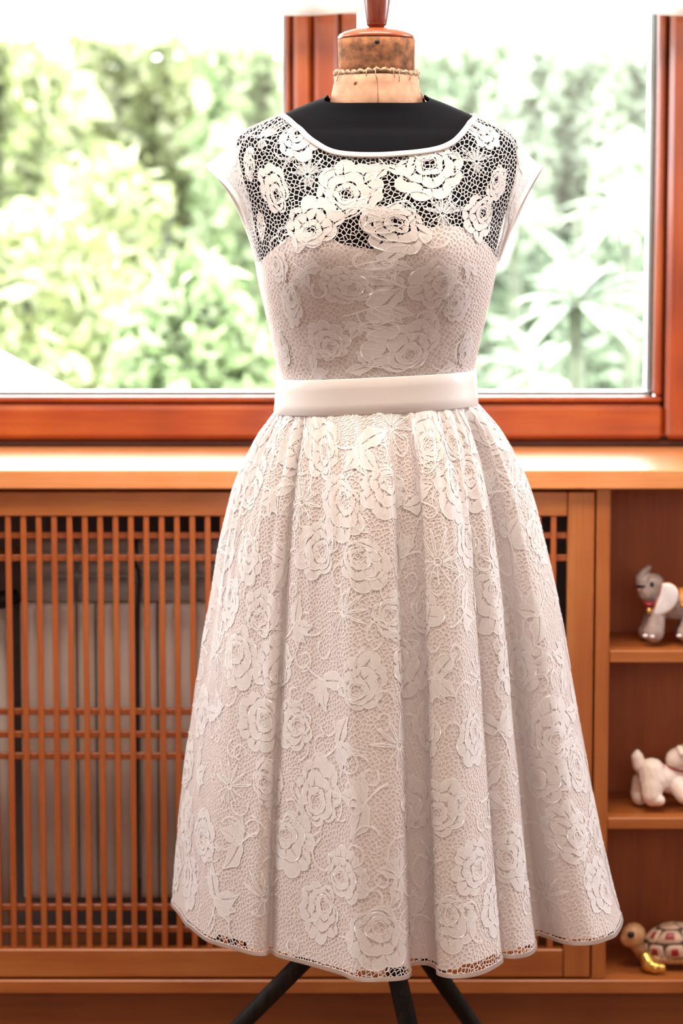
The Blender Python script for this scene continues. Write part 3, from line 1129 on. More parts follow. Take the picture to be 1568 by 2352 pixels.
# measure the lace from the centre front so that the net stays even
arc = arc - arc[:, [NB // 2]]
arc[:, :NB // 2 + 1] += arc[:, [NB]] * 0
Uu = np.where(np.arange(NB + 1)[None, :] > NB // 2, arc - arc[:, [NB]], arc - arc[:, [0]])
Uu[:, NB] = 0
zz = Zg[:, :].copy()
yoke = grid_mesh('bodice_lace', Pb, 'net', dress, True, (np.where(np.arange(NB + 1)[None, :] == NB, 0, Uu), zz + 5), keep)
# satin lining up to the sweetheart edge
ztopl = np.interp(((thb + np.pi) % (2 * np.pi)) - np.pi, sw_t, sw_z, left=sw_z[0], right=sw_z[-1])
fl = np.linspace(0, 1, 90)
Zl = ztopl[None, :] * (1 - fl[:, None]) + zwaist * fl[:, None]
Pl = body(np.broadcast_to(thb[None, :], Zl.shape), Zl, .0044)
lin = grid_mesh('bodice_lining', Pl, 'lining', dress)

# motifs drawn where the photograph shows them on yoke and bodice
ku_b = lambda v: 1.0 / arc_total(v)


def arc_total(v):
    j = int(np.clip(v, 0, 1) * (NV - 1))
    return float(per[j].sum())


def keep_b(u, v, P):
    z = P[:, 2]
    return np.where(P[:, 1] < .02, z <= np.interp(P[:, 0], nlx, nlz, left=9, right=9) + .002, True) & (v < 1)


PXM = 1 / 1851
spots = [  # kind, px, py, width px, rotation, squeeze
    ('rose', 992, 398, 142, .3, 1), ('rose', 792, 428, 122, 1.2, 1), ('rose', 626, 432, 120, 2.0, .8), ('rose', 718, 512, 132, .1, 1),
    ('rose', 925, 528, 112, 1.9, 1), ('rose', 1098, 500, 118, 2.9, .9), ('rose', 1142, 424, 96, .7, .75), ('rose', 686, 320, 104, 2.2, 1),
    ('rose', 1110, 303, 92, 1.0, .9), ('spray', 838, 478, 62, .5, 1), ('spray', 826, 470, 50, -1.6, 1), ('spray', 888, 382, 44, -1.3, 1),
    ('thistle', 706, 402, 62, .1, 1), ('thistle', 604, 318, 62, .1, 1), ('thistle', 1016, 492, 64, -.05, 1), ('thistle', 1094, 372, 58, .1, 1),
    ('rose', 1000, 650, 118, .6, 1), ('rose', 785, 655, 98, 2.6, 1), ('spray', 880, 598, 56, .2, 1), ('spray', 880, 632, 42, -1.6, 1),
    ('spray', 862, 706, 62, .3, 1), ('spray', 836, 748, 48, -1.5, 1), ('rose', 940, 795, 128, 1.1, 1), ('spray', 850, 842, 50, 2.6, 1),
    ('rose', 748, 782, 108, .2, .9), ('rose', 668, 700, 104, 1.4, .8), ('rose', 650, 800, 88, 2.2, .7), ('rose', 1052, 700, 92, .5, .9), ('rose', 1070, 800, 90, 2.4, .7),
    ('rose', 640, 610, 90, 3.0, .8), ('spray', 700, 620, 54, -.6, 1), ('spray', 1080, 610, 50, -1.1, .8), ('spray', 720, 850, 50, .7, 1), ('spray', 1015, 850, 48, -.5, 1),
    ('rose', 572, 376, 84, 1.0, .6), ('spray', 1000, 730, 50, -2.2, 1), ('spray', 700, 560, 46, 2.9, 1), ('rose', 600, 520, 70, 1.0, .6)]
for q, (kind, px, py, wd, rot, kx) in enumerate(spots):
    t_, z_ = ray_body(px, py)
    v0 = (ztopb - z_) / HB
    art = rose(q * 7 + 3) if kind == 'rose' else spray(q) if kind == 'spray' else thistle(q)
    sc = wd * PXM * (.45 if kind == 'rose' else .95 if kind == 'spray' else .80)
    tot = arc_total(v0)
    half = np.abs(np.cumsum(np.linalg.norm(np.diff(body(np.linspace(0, t_, 60), np.full(60, z_), .0055), axis=0), axis=1))[-1]) if abs(t_) > 1e-4 else 0
    place(kind + '_motif', art, SB, t_ / (2 * math.pi), v0, 1 / tot, 1 / HB, sc, rot, .0006, yoke, kx, keep_b, flat=.5)
for q in range(24):
    px, py = random.uniform(600, 1135), random.uniform(300, 860)
    t_, z_ = ray_body(px, py)
    v0 = (ztopb - z_) / HB
    place('lace_tendril', tendril(q), SB, t_ / (2 * math.pi), v0, 1 / arc_total(v0), 1 / HB, .030, random.uniform(0, 6), .0006, yoke, 1, keep_b)


def ribbon_on(name, pts, wd, m, parent, off=.0015, n_hint=None, thick=.0012):
    """flat bound edge: cross direction along the surface"""
    pts = [Vector(p) for p in pts]
    k = len(pts)
    vs, fs = [], []
    for i, p in enumerate(pts):
        t_ = (pts[min(k - 1, i + 1)] - pts[max(0, i - 1)]).normalized()
        nn = Vector(n_hint[i]).normalized()
        b = nn.cross(t_).normalized()
        for (aa, cc) in ((-.5, 0), (-.46, 1), (-.2, 1.35), (.2, 1.35), (.46, 1), (.5, 0)):
            vs.append(p + b * wd * aa + nn * (off + thick * (cc - .5)))
    for i in range(k - 1):
        for j in range(6):
            j2 = (j + 1) % 6
            fs.append((i * 6 + j, i * 6 + j2, (i + 1) * 6 + j2, (i + 1) * 6 + j))
    return raw(name, vs, fs, m, parent, True)


def resample(pts, n):
    pts = np.array(pts, float)
    k = len(pts)
    tt = np.linspace(0, k - 1, n)
    i = np.clip(np.floor(tt).astype(int), 0, k - 2)
    f = (tt - i)[:, None]
    p0, p1, p2, p3 = pts[np.clip(i - 1, 0, k - 1)], pts[i], pts[i + 1], pts[np.clip(i + 2, 0, k - 1)]
    return .5 * (2 * p1 + (p2 - p0) * f + (2 * p0 - 5 * p1 + 4 * p2 - p3) * f ** 2 + (3 * p1 - p0 - 3 * p2 + p3) * f ** 3)


def surf_pt(t_, z_, off):
    e = 1e-3
    p = body(np.array(t_), np.array(z_), off)
    a = body(np.array(t_ + e), np.array(z_), off) - body(np.array(t_ - e), np.array(z_), off)
    b = body(np.array(t_), np.array(z_ - e), off) - body(np.array(t_), np.array(z_ + e), off)
    n = np.cross(b, a)
    return p, n / (np.linalg.norm(n) + 1e-12)


tz = resample(nl, 90)
pn = [surf_pt(a, b, .006) for a, b in tz]
ribbon_on('neckline_binding', [p for p, n in pn], .0070, 'satin', dress, .0016, [n for p, n in pn])
# back neckline
tzb = []
for xx in np.linspace(.1175, -.1175, 50):
    z_ = zback - .03 * (1 - (xx / .1175) ** 2) if abs(xx) < .108 else zback + (ztopb - zback) * (abs(xx) - .108) / .0095
    a = float(smooth_interp(np.array(z_), _z, _a)) + .0055
    n_ = float(smooth_interp(np.array(z_), _z, _n))
    tzb.append((math.pi - math.copysign(math.asin(min(1, abs(xx) / a) ** (n_ / 2)), xx), z_))
pn = [surf_pt(a, b, .006) for a, b in tzb]
ribbon_on('back_binding', [p for p, n in pn], .0070, 'satin', dress, .0016, [n for p, n in pn])

# ---- cap sleeves: lace wings from the shoulder, bound at the edge
def sleeve(sgn, band_px, back_px, inner_px):
    nb = 30
    bf_ = resample([at(px, py, y) for px, py, y in band_px], nb)
    bk = resample([at(px, py, y) for px, py, y in back_px], nb)
    inn, innb = [], []
    for px, py in resample(inner_px, nb):
        p = at(px, py, 0)
        a = float(smooth_interp(np.array(p[2]), _z, _a))
        n_ = float(smooth_interp(np.array(p[2]), _z, _n))
        t_ = math.copysign(math.asin(min(1, abs(p[0]) / (a + .0055)) ** (n_ / 2)), p[0])
        inn.append(body(np.array(t_), np.array(p[2]), .0055))
        innb.append(body(np.array(math.pi - t_), np.array(p[2]), .0055))
    inn, innb = np.array(inn), np.array(innb)
    nw = 14
    f = np.linspace(0, 1, nw)[None, :, None]
    sh = []
    for A, B, nm in ((inn, bf_, 'front'), (innb, bk, 'back')):
        G = A[:, None] * (1 - f) + B[:, None] * f
        bow = np.sin(np.linspace(0, math.pi, nw))[None, :] * .006
        G[..., 1] += (-bow if nm == 'front' else bow)
        G[..., 2] += bow * .6 * np.linspace(1, .2, nb)[:, None]
        du = np.concatenate([np.zeros((nb, 1)), np.cumsum(np.linalg.norm(np.diff(G, axis=1), axis=2), 1)], 1)
        Vv = np.broadcast_to(np.linspace(0, .17, nb)[:, None], (nb, nw))
        if (nm == 'front') == (sgn > 0):
            pass
        o = grid_mesh('cap_sleeve', G, 'sleeve_net', dress, False, (du + 3, Vv + 2), None)
        sh.append((o, G))
    # lace flowers on the front wing
    o, G = sh[0]
    sf = Surf(np.concatenate([G, G[:, ::-1]], 1))
    for k, (cu, cv, sc) in enumerate(((.14, .28, .016), (.36, .55, .014), (.2, .75, .012))):
        place('rose_motif', rose(91 + k + int(sgn)), sf, cu, cv, 1 / .09, 1 / .17, sc, k, .0006 * -sgn * -1, o, 1, lambda u, v, P: (u > .01) & (u < .49) & (v < .97) & (v > .02))
    nfr = [(0.25 * sgn, -1, .1)] * nb
    ribbon_on('sleeve_binding', bf_, .0080, 'satin', dress, .0010, nfr)
    ribbon_on('sleeve_binding', bk, .0080, 'satin', dress, .0010, [(-.2 * sgn, -1, .1)] * nb)
    return


sleeve(-1, [(474, 377, .012), (498, 399, -.006), (525, 424, -.024), (552, 462, -.038), (576, 515, -.040), (590, 560, -.030), (600, 608, -.012)],
       [(474, 380, .016), (500, 402, .034), (530, 440, .050), (558, 495, .056), (578, 548, .046), (590, 580, .032), (601, 610, .014)],
       [(655, 268), (610, 290), (566, 318), (552, 360), (562, 410), (580, 470), (590, 530), (598, 575), (602, 606)])
sleeve(1, [(1240, 380, .012), (1222, 408, -.006), (1203, 442, -.022), (1182, 482, -.034), (1164, 530, -.034), (1150, 568, -.024), (1139, 600, -.008)],
       [(1242, 380, .016), (1228, 405, .034), (1206, 445, .050), (1182, 500, .054), (1160, 550, .044), (1148, 585, .030), (1139, 604, .014)],
       [(1085, 268), (1130, 288), (1166, 316), (1180, 360), (1176, 410), (1160, 470), (1148, 530), (1140, 575), (1137, 602)])

# ---- sash
zsash = float(at(863, 897, 0)[2])
TILTB = .046
NA = 200
tha = np.linspace(0, 2 * np.pi, NA, endpoint=False)


def sash_pt(th_, h, off=0.0):
    """h 0 bottom .. 1 top"""
    a, bf2, bb2 = .1262 - .0030 * h + off, .1085 - .002 * h + off, .090 - .003 * h + off
    s_, c_ = np.sin(th_), np.cos(th_)
    x = a * np.sign(s_) * np.abs(s_) ** (2 / 2.6)
    y = -np.where(c_ > 0, bf2, bb2) * np.sign(c_) * np.abs(c_) ** (2 / 2.6)
    z = zsash + TILTB * x + (h - .5) * .0432
    return np.stack([x, y, z + 0 * x], -1)


G = np.stack([sash_pt(tha, h, o_) for h, o_ in ((0, -.002), (0, .0), (.02, .0008), (.3, .0003), (.7, .0003), (.98, .0008), (1, 0), (1, -.002))])
sash = grid_mesh('satin_sash', G[::-1], 'satin', dress)
sash['label'] = 'smooth ivory satin sash at the waist'

# ---- skirt
ZH = 1.25 - .8424
hem = [(402, 2083, -90), (416, 2114, -80), (446, 2141, -69), (500, 2170, -59), (562, 2191, -50), (606, 2195, -43), (622, 2188, -40), (640, 2198, -37), (690, 2212, -31), (740, 2229, -25), (788, 2240, -19.5),
       (820, 2251, -15), (858, 2257, -9.5), (905, 2254, -3.5), (934, 2247, 0), (943, 2236, 2), (938, 2223, 4), (950, 2218, 7), (982, 2218, 10.5), (1002, 2227, 12.5), (1006, 2240, 14.5),
       (1030, 2247, 18), (1059, 2247, 21.5), (1097, 2239, 26), (1140, 2221, 31), (1157, 2211, 34), (1154, 2201, 36), (1166, 2202, 39), (1186, 2201, 42), (1216, 2191, 46.5), (1231, 2174, 50),
       (1226, 2154, 53), (1240, 2150, 56), (1259, 2156, 60), (1306, 2170, 67), (1350, 2170, 74), (1390, 2163, 82), (1418, 2147, 90)]
hp = [(*atz(a, b, ZH)[:2], c_) for a, b, c_ in hem]
hp += [(.312, -.01, 99), (.285, .08, 110), (.262, .13, 121), (.20, .225, 136), (.13, .245, 150), (.06, .285, 164), (-.03, .265, 180), (-.10, .285, 195), (-.165, .235, 211), (-.215, .205, 226),
       (-.235, .135, 242), (-.262, .085, 256)]
hp = np.array(hp)
k = len(hp)
ext = np.vstack([hp[-3:] - [0, 0, 360], hp, hp[:3] + [0, 0, 360]])
dense = []
for i in range(3, 3 + k):
    p0, p1, p2, p3 = ext[i - 1], ext[i], ext[i + 1], ext[i + 2]
    for f in np.linspace(0, 1, 24, endpoint=False):
        dense.append(.5 * (2 * p1 + (p2 - p0) * f + (2 * p0 - 5 * p1 + 4 * p2 - p3) * f ** 2 + (3 * p1 - p0 - 3 * p2 + p3) * f ** 3))
dense = np.array(dense + [hp[0] + [0, 0, 360]])
seg = np.linalg.norm(np.diff(dense[:, :2], axis=0), axis=1)
sarc = np.concatenate([[0], np.cumsum(seg)])
HEM = float(sarc[-1])
NSU, NSV = 1100, 150
su = np.linspace(0, HEM, NSU, endpoint=False)
hx, hy, hth = (np.interp(su, sarc, dense[:, q]) for q in range(3))
wth = np.radians(hth)
W0 = sash_pt(wth, np.full(NSU, .12), -.003)
tL = ([0, .069, .155, .267, .379, .49, .62, .707, .836, 1], [0, .20, .386, .52, .61, .70, .795, .86, .93, 1])
tR = ([0, .09, .174, .28, .397, .496, .645, .785, .926, 1], [0, .227, .367, .476, .57, .632, .726, .82, .93, 1])


def skirt(off_in=0.0):
    tv = np.linspace(0, 1, NSV) ** 1.15
    wl = smooth_interp(tv, np.array(tL[0]), np.array(tL[1], float))
    wr = smooth_interp(tv, np.array(tR[0]), np.array(tR[1], float))
    sd = (np.sin(wth) + 1) / 2
    sd = sd * sd * (3 - 2 * sd)
    ww = wl[:, None] * (1 - sd)[None] + wr[:, None] * sd[None]
    Pp = np.zeros((NSV, NSU, 3))
    for q, H_ in ((0, hx), (1, hy)):
        Pp[..., q] = W0[None, :, q] * (1 - ww) + H_[None] * ww
    Pp[..., 2] = W0[None, :, 2] * (1 - tv)[:, None] + ZH * tv[:, None]
    # gathers below the sash, dying out downwards; long soft flutes growing towards the hem
    gat = (np.sin(31 * wth + .7) + .7 * np.sin(47 * wth + 2.1 + 2 * np.sin(3 * wth)) + .5 * np.sin(19 * wth) + .35 * np.sin(83 * wth + 1))
    hgt = np.clip(tv / .05, 0, 1) * np.exp(-(tv / .30) ** 1.3) * .0034
    flu = np.sin(15 * wth + 1.5 * np.sin(2 * wth) + .4) + .6 * np.sin(24 * wth + 2)
    hfl = np.clip((tv - .05) / .4, 0, 1) * .0035 * (1 - .35 * tv)
    rad_ = gat[None] * hgt[:, None] + flu[None] * hfl[:, None]
    d = np.stack([np.sin(wth), -np.cos(wth)], -1)
    Pp[..., 0] += rad_ * d[None, :, 0]
    Pp[..., 1] += rad_ * d[None, :, 1]
    return tv, Pp


tv, PS = skirt()
SS = Surf(PS)
LS = float(np.linalg.norm(np.diff(PS.mean(1), axis=0), axis=1).sum()) or .66
LS = .66
pers = np.linalg.norm(np.roll(PS, -1, 1) - PS, axis=2)
arcs = np.concatenate([np.zeros((NSV, 1)), np.cumsum(pers, 1)], 1)
Vs = np.broadcast_to((tv * LS)[:, None], (NSV, NSU))
frac = np.linspace(0, 1, NSU + 1)[None, :]
tot = arcs[:, [-1]]
Us = frac * HEM * (.45 + .55 * tot / HEM)
slace = grid_mesh('skirt_lace', PS, 'net', dress, True, (Us + 1, Vs), None)
# the lining stops just above the ribbon, a little higher on the two front flutes
pxh = np.interp(su, sarc[:24 * len(hem)], np.repeat([h_[0] for h_ in hem], 24))
gapf = np.exp(-((pxh - 872) / 62) ** 4) + np.exp(-((pxh - 1092) / 60) ** 4) + np.exp(-((pxh - 1190) / 24) ** 4) * .6 + np.exp(-((pxh - 512) / 22) ** 4) * .8
gapf = np.where(su < sarc[24 * len(hem)], gapf, 0)
tend = .989 - .013 * gapf
vrow = np.linspace(0, 1, 150)
te = np.interp(tend, tv, np.arange(NSV)) / (NSV - 1)
PLn = SS.at(np.broadcast_to(np.arange(NSU)[None] / NSU, (150, NSU)), vrow[:, None] * te[None], -.0007)
slin = grid_mesh('skirt_lining', PLn, 'skirt_lining', dress)
# satin hem ribbon
jr = [int(np.searchsorted(tv, q)) for q in (.9865, .990, .994)] + [NSV - 1]
GR = np.concatenate([PS[jr] + SS.N[jr] * .0011, PS[[NSV - 1]] - SS.N[[NSV - 1]] * .001, PS[[jr[0]]] - SS.N[[jr[0]]] * .001])
hemr = grid_mesh('hem_ribbon', GR, 'satin', dress)

t2j = lambda v: float(np.interp(v, tv, np.arange(NSV))) / (NSV - 1)
u_front = lambda u: (u < .70) or (u > .965)
cols = int(HEM / .088)
count = 0
for r in range(9):
    v0 = .045 + r * .108
    for c_ in range(cols):
        u0 = (c_ + .5 * (r % 2) + random.uniform(-.12, .12)) / cols
        if not u_front(u0 % 1):
            continue
        vv = v0 + random.uniform(-.018, .018)
        j = min(NSV - 1, int(t2j(vv) * (NSV - 1)))
        rho = float(tot[j, 0]) / HEM
        kx = min(1.5, rho ** -.55)
        kind = ('rose', 'spray', 'rose', 'rose', 'thistle', 'rose', 'spray')[(c_ * 3 + r * 2) % 7]
        art = {'rose': rose, 'spray': spray, 'thistle': thistle}[kind](int(count * 3 + 17))
        sc = {'rose': .036, 'spray': .046, 'thistle': .040}[kind] * random.uniform(.85, 1.12)
        # v is a row index fraction, so convert metres to rows locally
        dj = (t2j(min(1, vv + .02)) - t2j(max(0, vv - .02))) / (min(1, vv + .02) - max(0, vv - .02))
        if count < 230:
            place(kind + '_motif', art, SS, u0, t2j(vv), 1 / HEM, dj / LS, sc, random.uniform(-.7, .7) + (0 if kind == 'thistle' else random.choice((0, 1.6, 3.1))), .0003, slace, kx,
                  lambda u, v, P: (v > .004) & (v < t2j(.986)), flat=.18)
        count += 1
big = Art()
allP, allF, allM = [], [], []
for q in range(520):
    u0, vv = random.uniform(-.03, .70), random.uniform(.03, .965)
    art = tendril(q + 300)
    V = np.array(art.v)
    a = random.uniform(0, 6.28)
    x = (V[:, 0] * math.cos(a) - V[:, 1] * math.sin(a)) * .033
    y = (V[:, 0] * math.sin(a) + V[:, 1] * math.cos(a)) * .033
    v_ = np.interp(np.clip(vv - y / LS, .005, .984), tv, np.arange(NSV)) / (NSV - 1)
    P = SS.at(u0 + x / HEM, v_, .0003 + V[:, 2] * .3)
    b = len(allP)
    allP += [tuple(p) for p in P]
    allF += [tuple(b + k_ for k_ in f) for f in art.f]
o = raw('lace_vines', allP, allF, 'cordm', slace, True)
o['kind'] = 'stuff'

# ------------------------------------------------------------------ ceramic animals
def loc(px, py, Y0, dz=0.0):
    return lambda a, b, dy=0.0: Vector(at(a, b, Y0 + dy)) + Vector((0, 0, dz))


RS = 1 / 1615          # metres per photograph pixel at the shelves
# elephant, trunk raised, facing left (pixels taken from the photograph, depth about its own mid plane)
YE = .462
pz = float(at(1490, 1477, YE - .02)[2])
E0 = loc(0, 0, YE, Z1 - pz + .0)
e = empty('elephant_figurine', (E0(1560, 1477).x, YE, Z1), 'small grey ceramic elephant with raised trunk and gold bell on the top shelf', 'figurine')
bodyl = [(E0(1498, 1355), 29 * RS, E0(1492, 1368), 31 * RS),                    # head
         (E0(1478, 1352), 20 * RS, E0(1471, 1341), 14 * RS), (E0(1471, 1341), 14 * RS, E0(1477, 1328), 11 * RS), (E0(1477, 1328), 11 * RS, E0(1489, 1315), 7.5 * RS),
         (E0(1482, 1371), 15 * RS, E0(1468, 1366), 7 * RS),                     # jaw
         (E0(1508, 1385), 25 * RS, E0(1530, 1402), 32 * RS), (E0(1530, 1402), 34 * RS, E0(1600, 1404), 38 * RS)]
for (xa, dy) in ((1502, -.024), (1490, .022), (1580, -.024), (1572, .022)):
    fy = 1466 if dy < 0 else 1463
    bodyl.append((E0(xa + 8, 1420, dy * .7), 19 * RS, E0(xa, fy - 3, dy), 24 * RS))
    bodyl.append((E0(xa, fy, dy), 23 * RS, E0(xa - 5, fy - 1, dy), 22 * RS))
eb = blob('body', bodyl, 'ele', e, .0015, 5)
zmin = min(v.co.z for v in eb.data.vertices)
dz = Z1 + .0003 - zmin
EA = loc(0, 0, YE, Z1 - pz + dz)
for v in eb.data.vertices:
    v.co.z += dz
# ears: broad drop shaped flaps
def ear(sg):
    out_ = [(1521, 1352), (1536, 1351), (1549, 1358), (1556, 1369), (1557, 1382), (1552, 1398), (1540, 1413), (1524, 1422), (1508, 1428), (1502, 1424), (1503, 1412), (1508, 1396), (1515, 1378), (1518, 1364)]
    ctr = EA(1530, 1388, -.030 * sg)
    pts = [EA(a, b, sg * (-.026 - .004 * (a - 1510) / 40)) for a, b in resample(out_ + out_[:1], 43)[:-1]]
    n = len(pts)
    vs, fs = [], []
    for ring, (f, dd) in enumerate(((1, 0), (.97, -.0022), (.8, -.0030), (.4, -.0022))):
        vs += [ctr.lerp(p, f) + Vector((0, dd * sg, 0)) for p in pts]
    vs += [ctr + Vector((0, -.002 * sg, 0))]
    vs += [p + Vector((0, .0022 * sg, 0)) for p in pts]
    for r_ in range(3):
        for i in range(n):
            k_ = (i + 1) % n
            fs.append((r_ * n + i, r_ * n + k_, (r_ + 1) * n + k_, (r_ + 1) * n + i))
    for i in range(n):
        fs.append((3 * n + i, 3 * n + (i + 1) % n, 4 * n))
        fs.append((i, 4 * n + 1 + i, 4 * n + 1 + (i + 1) % n, (i + 1) % n))
    fs.append(tuple(4 * n + 1 + i for i in range(n)))
    o = raw('ear', vs, fs, 'ele_light', e, True)
    tube('ear_rim', [p + Vector((0, 0, 0)) for p in pts], .0009, 'orange', o, 6, True)
ear(1)
ear(-1)
ball('eye', EA(1496.5, 1354, -.0195), 4.6 * RS, 'eye', e, (1.1, .5, 1.25), 2)
tube('mouth', [EA(1462, 1359.5, -.006), EA(1470, 1358.5, -.0125), EA(1481, 1358, -.0155)], [.0016, .0019, .0009], 'eye', e, 6)
ball('lip', EA(1472, 1366, -.009), 6 * RS, 'pinkm', e, (1.5, .5, .7), 2)
ball('trunk_tip', EA(1491, 1314, -.0016), 4 * RS, 'pinkm', e, (1, .8, .8), 2)
tube('collar', [EA(1480, 1397, -.016), EA(1490, 1401, -.0200), EA(1502, 1399, -.0200)], [.0030, .0036, .003], 'darkred', e, 8)
ball('bell', EA(1490, 1415, -.0235), 6.5 * RS, 'gold', e, (.9, .9, 1.25), 3)
for dy, xa, yy in ((-.0375, 1486, 1467), (-.0392, 1502, 1469), (-.0375, 1564, 1467), (-.0392, 1580, 1469)):
    ball('toenail', EA(xa - 5, yy + 5, dy), 5.4 * RS, 'ele_light', e, (1.2, .55, .8), 2)
# saddle cloth
vs, fs = [], []
ctr = EA(1582, 1402)
n1, n2 = 10, 16
for j in range(n1):
    x = EA(1556 + 80 * j / (n1 - 1), 1402).x
    for i in range(n2):
        a = math.radians(-82 + 164 * i / (n2 - 1))
        vs.append((x, YE + .0262 * math.sin(a), ctr.z + .0262 * math.cos(a)))
for j in range(n1 - 1):
    for i in range(n2 - 1):
        fs.append((j * n2 + i, j * n2 + i + 1, (j + 1) * n2 + i + 1, (j + 1) * n2 + i))
sad = raw('saddle_cloth', vs, fs, 'orange', e, True)
sad['label'] = 'orange saddle cloth with gold edge'
for i in (0, n2 - 1):
    tube('saddle_edge', [vs[j * n2 + i] for j in range(n1)], .0022, 'gold', sad, 8)

# dog seen from behind, on the middle shelf
YD = .462
D0 = loc(0, 0, YD, 0)
d = empty('dog_figurine', (D0(1520, 1857).x, YD, Z2), 'small cream ceramic puppy with raised tail and red collar on the middle shelf', 'figurine')
g = D0
dl = [(g(1496, 1780, -.012), 29 * RS, g(1500, 1800, -.014), 31 * RS),          # rump
      (g(1500, 1790, -.012), 28 * RS, g(1545, 1800, .004), 31 * RS),           # trunk
      (g(1498, 1812, -.020), 25 * RS, g(1496, 1835, -.024), 21 * RS), (g(1496, 1842, -.024), 17 * RS, g(1514, 1847, -.030), 12 * RS),   # near hind leg
      (g(1470, 1800, .012), 18 * RS, g(1466, 1830, .016), 18 * RS), (g(1466, 1830, .016), 18 * RS, g(1469, 1840, .010), 17 * RS),      # far hind leg
      (g(1556, 1812, -.010), 22 * RS, g(1572, 1835, -.022), 19 * RS), (g(1572, 1835, -.022), 19 * RS, g(1584, 1845, -.028), 15 * RS),
      (g(1566, 1810, .016), 22 * RS, g(1590, 1842, .014), 17 * RS),
      (g(1552, 1782, .0), 24 * RS, g(1560, 1762, .0), 26 * RS)]
dl = [(a_, b_ * 1.13, c_, d_ * 1.13) for a_, b_, c_, d_ in dl]
db = blob('body', dl, 'dogw', d, .0014, 4)
zmin = min(v.co.z for v in db.data.vertices)
dz = Z2 + .0003 - zmin
for v in db.data.vertices:
    v.co.z += dz
DA = loc(0, 0, YD, dz)
tl = blob('tail', [(DA(1476, 1782, -.004), 12 * RS, DA(1468, 1766, -.006), 17 * RS), (DA(1468, 1766, -.006), 17 * RS, DA(1463, 1748, -.006), 15 * RS), (DA(1463, 1748, -.006), 15 * RS, DA(1463, 1736, -.006), 7 * RS)], 'dogw', d, .0012, 3)
hd = blob('head', [(DA(1553, 1752, -.004), 27 * RS, DA(1566, 1748, -.006), 28 * RS), (DA(1575, 1752, -.010), 22 * RS, DA(1592, 1758, -.016), 15 * RS)], 'dogw', d, .0014, 3)
blob('ear', [(DA(1560, 1728, -.014), 9 * RS, DA(1566, 1740, -.022), 8 * RS)], 'dogw', hd, .0012, 3)
blob('ear', [(DA(1572, 1724, .012), 9 * RS, DA(1580, 1738, .018), 8 * RS)], 'dogw', hd, .0012, 3)
ball('eye', DA(1584, 1744, -.024), 3.5 * RS, 'eye', hd, sub=2)
ball('nose', DA(1603, 1752, -.017), 5 * RS, 'eye', hd, sub=2)
cc = DA(1554, 1772, .0)
ax = (Vector(DA(1560, 1752, .0)) - Vector(DA(1548, 1790, .0))).normalized()
u_ = Vector((0, 1, 0))
v_ = ax.cross(u_)
tube('collar', [cc + (u_ * math.cos(q) + v_ * math.sin(q)) * .0172 for q in np.linspace(0, 6.28, 33)[:-1]], .0017, 'darkred', d, 8, True)
tube('leg_crease', [DA(1479, 1788, -.020), DA(1477.5, 1800, -.019), DA(1475, 1820, -.012), DA(1473, 1838, -.007), DA(1475, 1848, -.006)], .0016, 'tan', d, 6)
tube('tail_crease', [DA(1462, 1784, -.004), DA(1470, 1789, -.012), DA(1479, 1788, -.020)], .0014, 'tan', d, 6)

# turtle on the base ledge, facing left
YT = .463
T0 = loc(0, 0, YT, 0)
t_ = empty('turtle_figurine', (T0(1540, 2240).x, YT, Z_BASE1), 'small tan ceramic turtle with red patched shell and gold feet on the lowest shelf', 'figurine')
TC = T0(1549, 2172)
zg = Z_BASE1 + .0004
# head and belly
tb = blob('body', [(T0(1453, 2152, -.004), 29 * RS, T0(1455, 2148, -.004), 29 * RS), (T0(1440, 2158, -.006), 18 * RS, T0(1443, 2160, -.006), 19 * RS),
                   (T0(1460, 2170, -.002), 17 * RS, T0(1480, 2196, .002), 19 * RS),
                   (T0(1500, 2190, .004), 24 * RS, T0(1600, 2192, .004), 24 * RS), (T0(1510, 2202, -.018), 16 * RS, T0(1595, 2203, -.018), 16 * RS)], 'tan', t_, .0015, 4)
rs, rz, ry = 75 * RS, 52 * RS, 50 * RS
tilt_m = Matrix.Rotation(math.radians(-4), 4, 'Y')


def shell_pt(lon, lat, k_=1.0, h=0.0):
    """lon from front (camera side) round, lat up"""
    r_ = math.cos(lat)
    p = Vector((rs * r_ * math.sin(lon), -ry * r_ * math.cos(lon), rz * math.sin(lat)))
    n = Vector((p.x / rs ** 2, p.y / ry ** 2, p.z / rz ** 2)).normalized()
    return TC + tilt_m.to_3x3() @ (p + n * h)


vs, fs = [], []
nl2, nt2 = 40, 14
for j in range(nt2):
    lat = math.radians(-30 + 120 * j / (nt2 - 1))
    for i in range(nl2):
        vs.append(shell_pt(2 * math.pi * i / nl2, lat, h=-.0004))
for j in range(nt2 - 1):
    for i in range(nl2):
        k_ = (i + 1) % nl2
        fs.append((j * nl2 + i, j * nl2 + k_, (j + 1) * nl2 + k_, (j + 1) * nl2 + i))
shell = raw('shell', vs, fs, 'groove', t_, True)


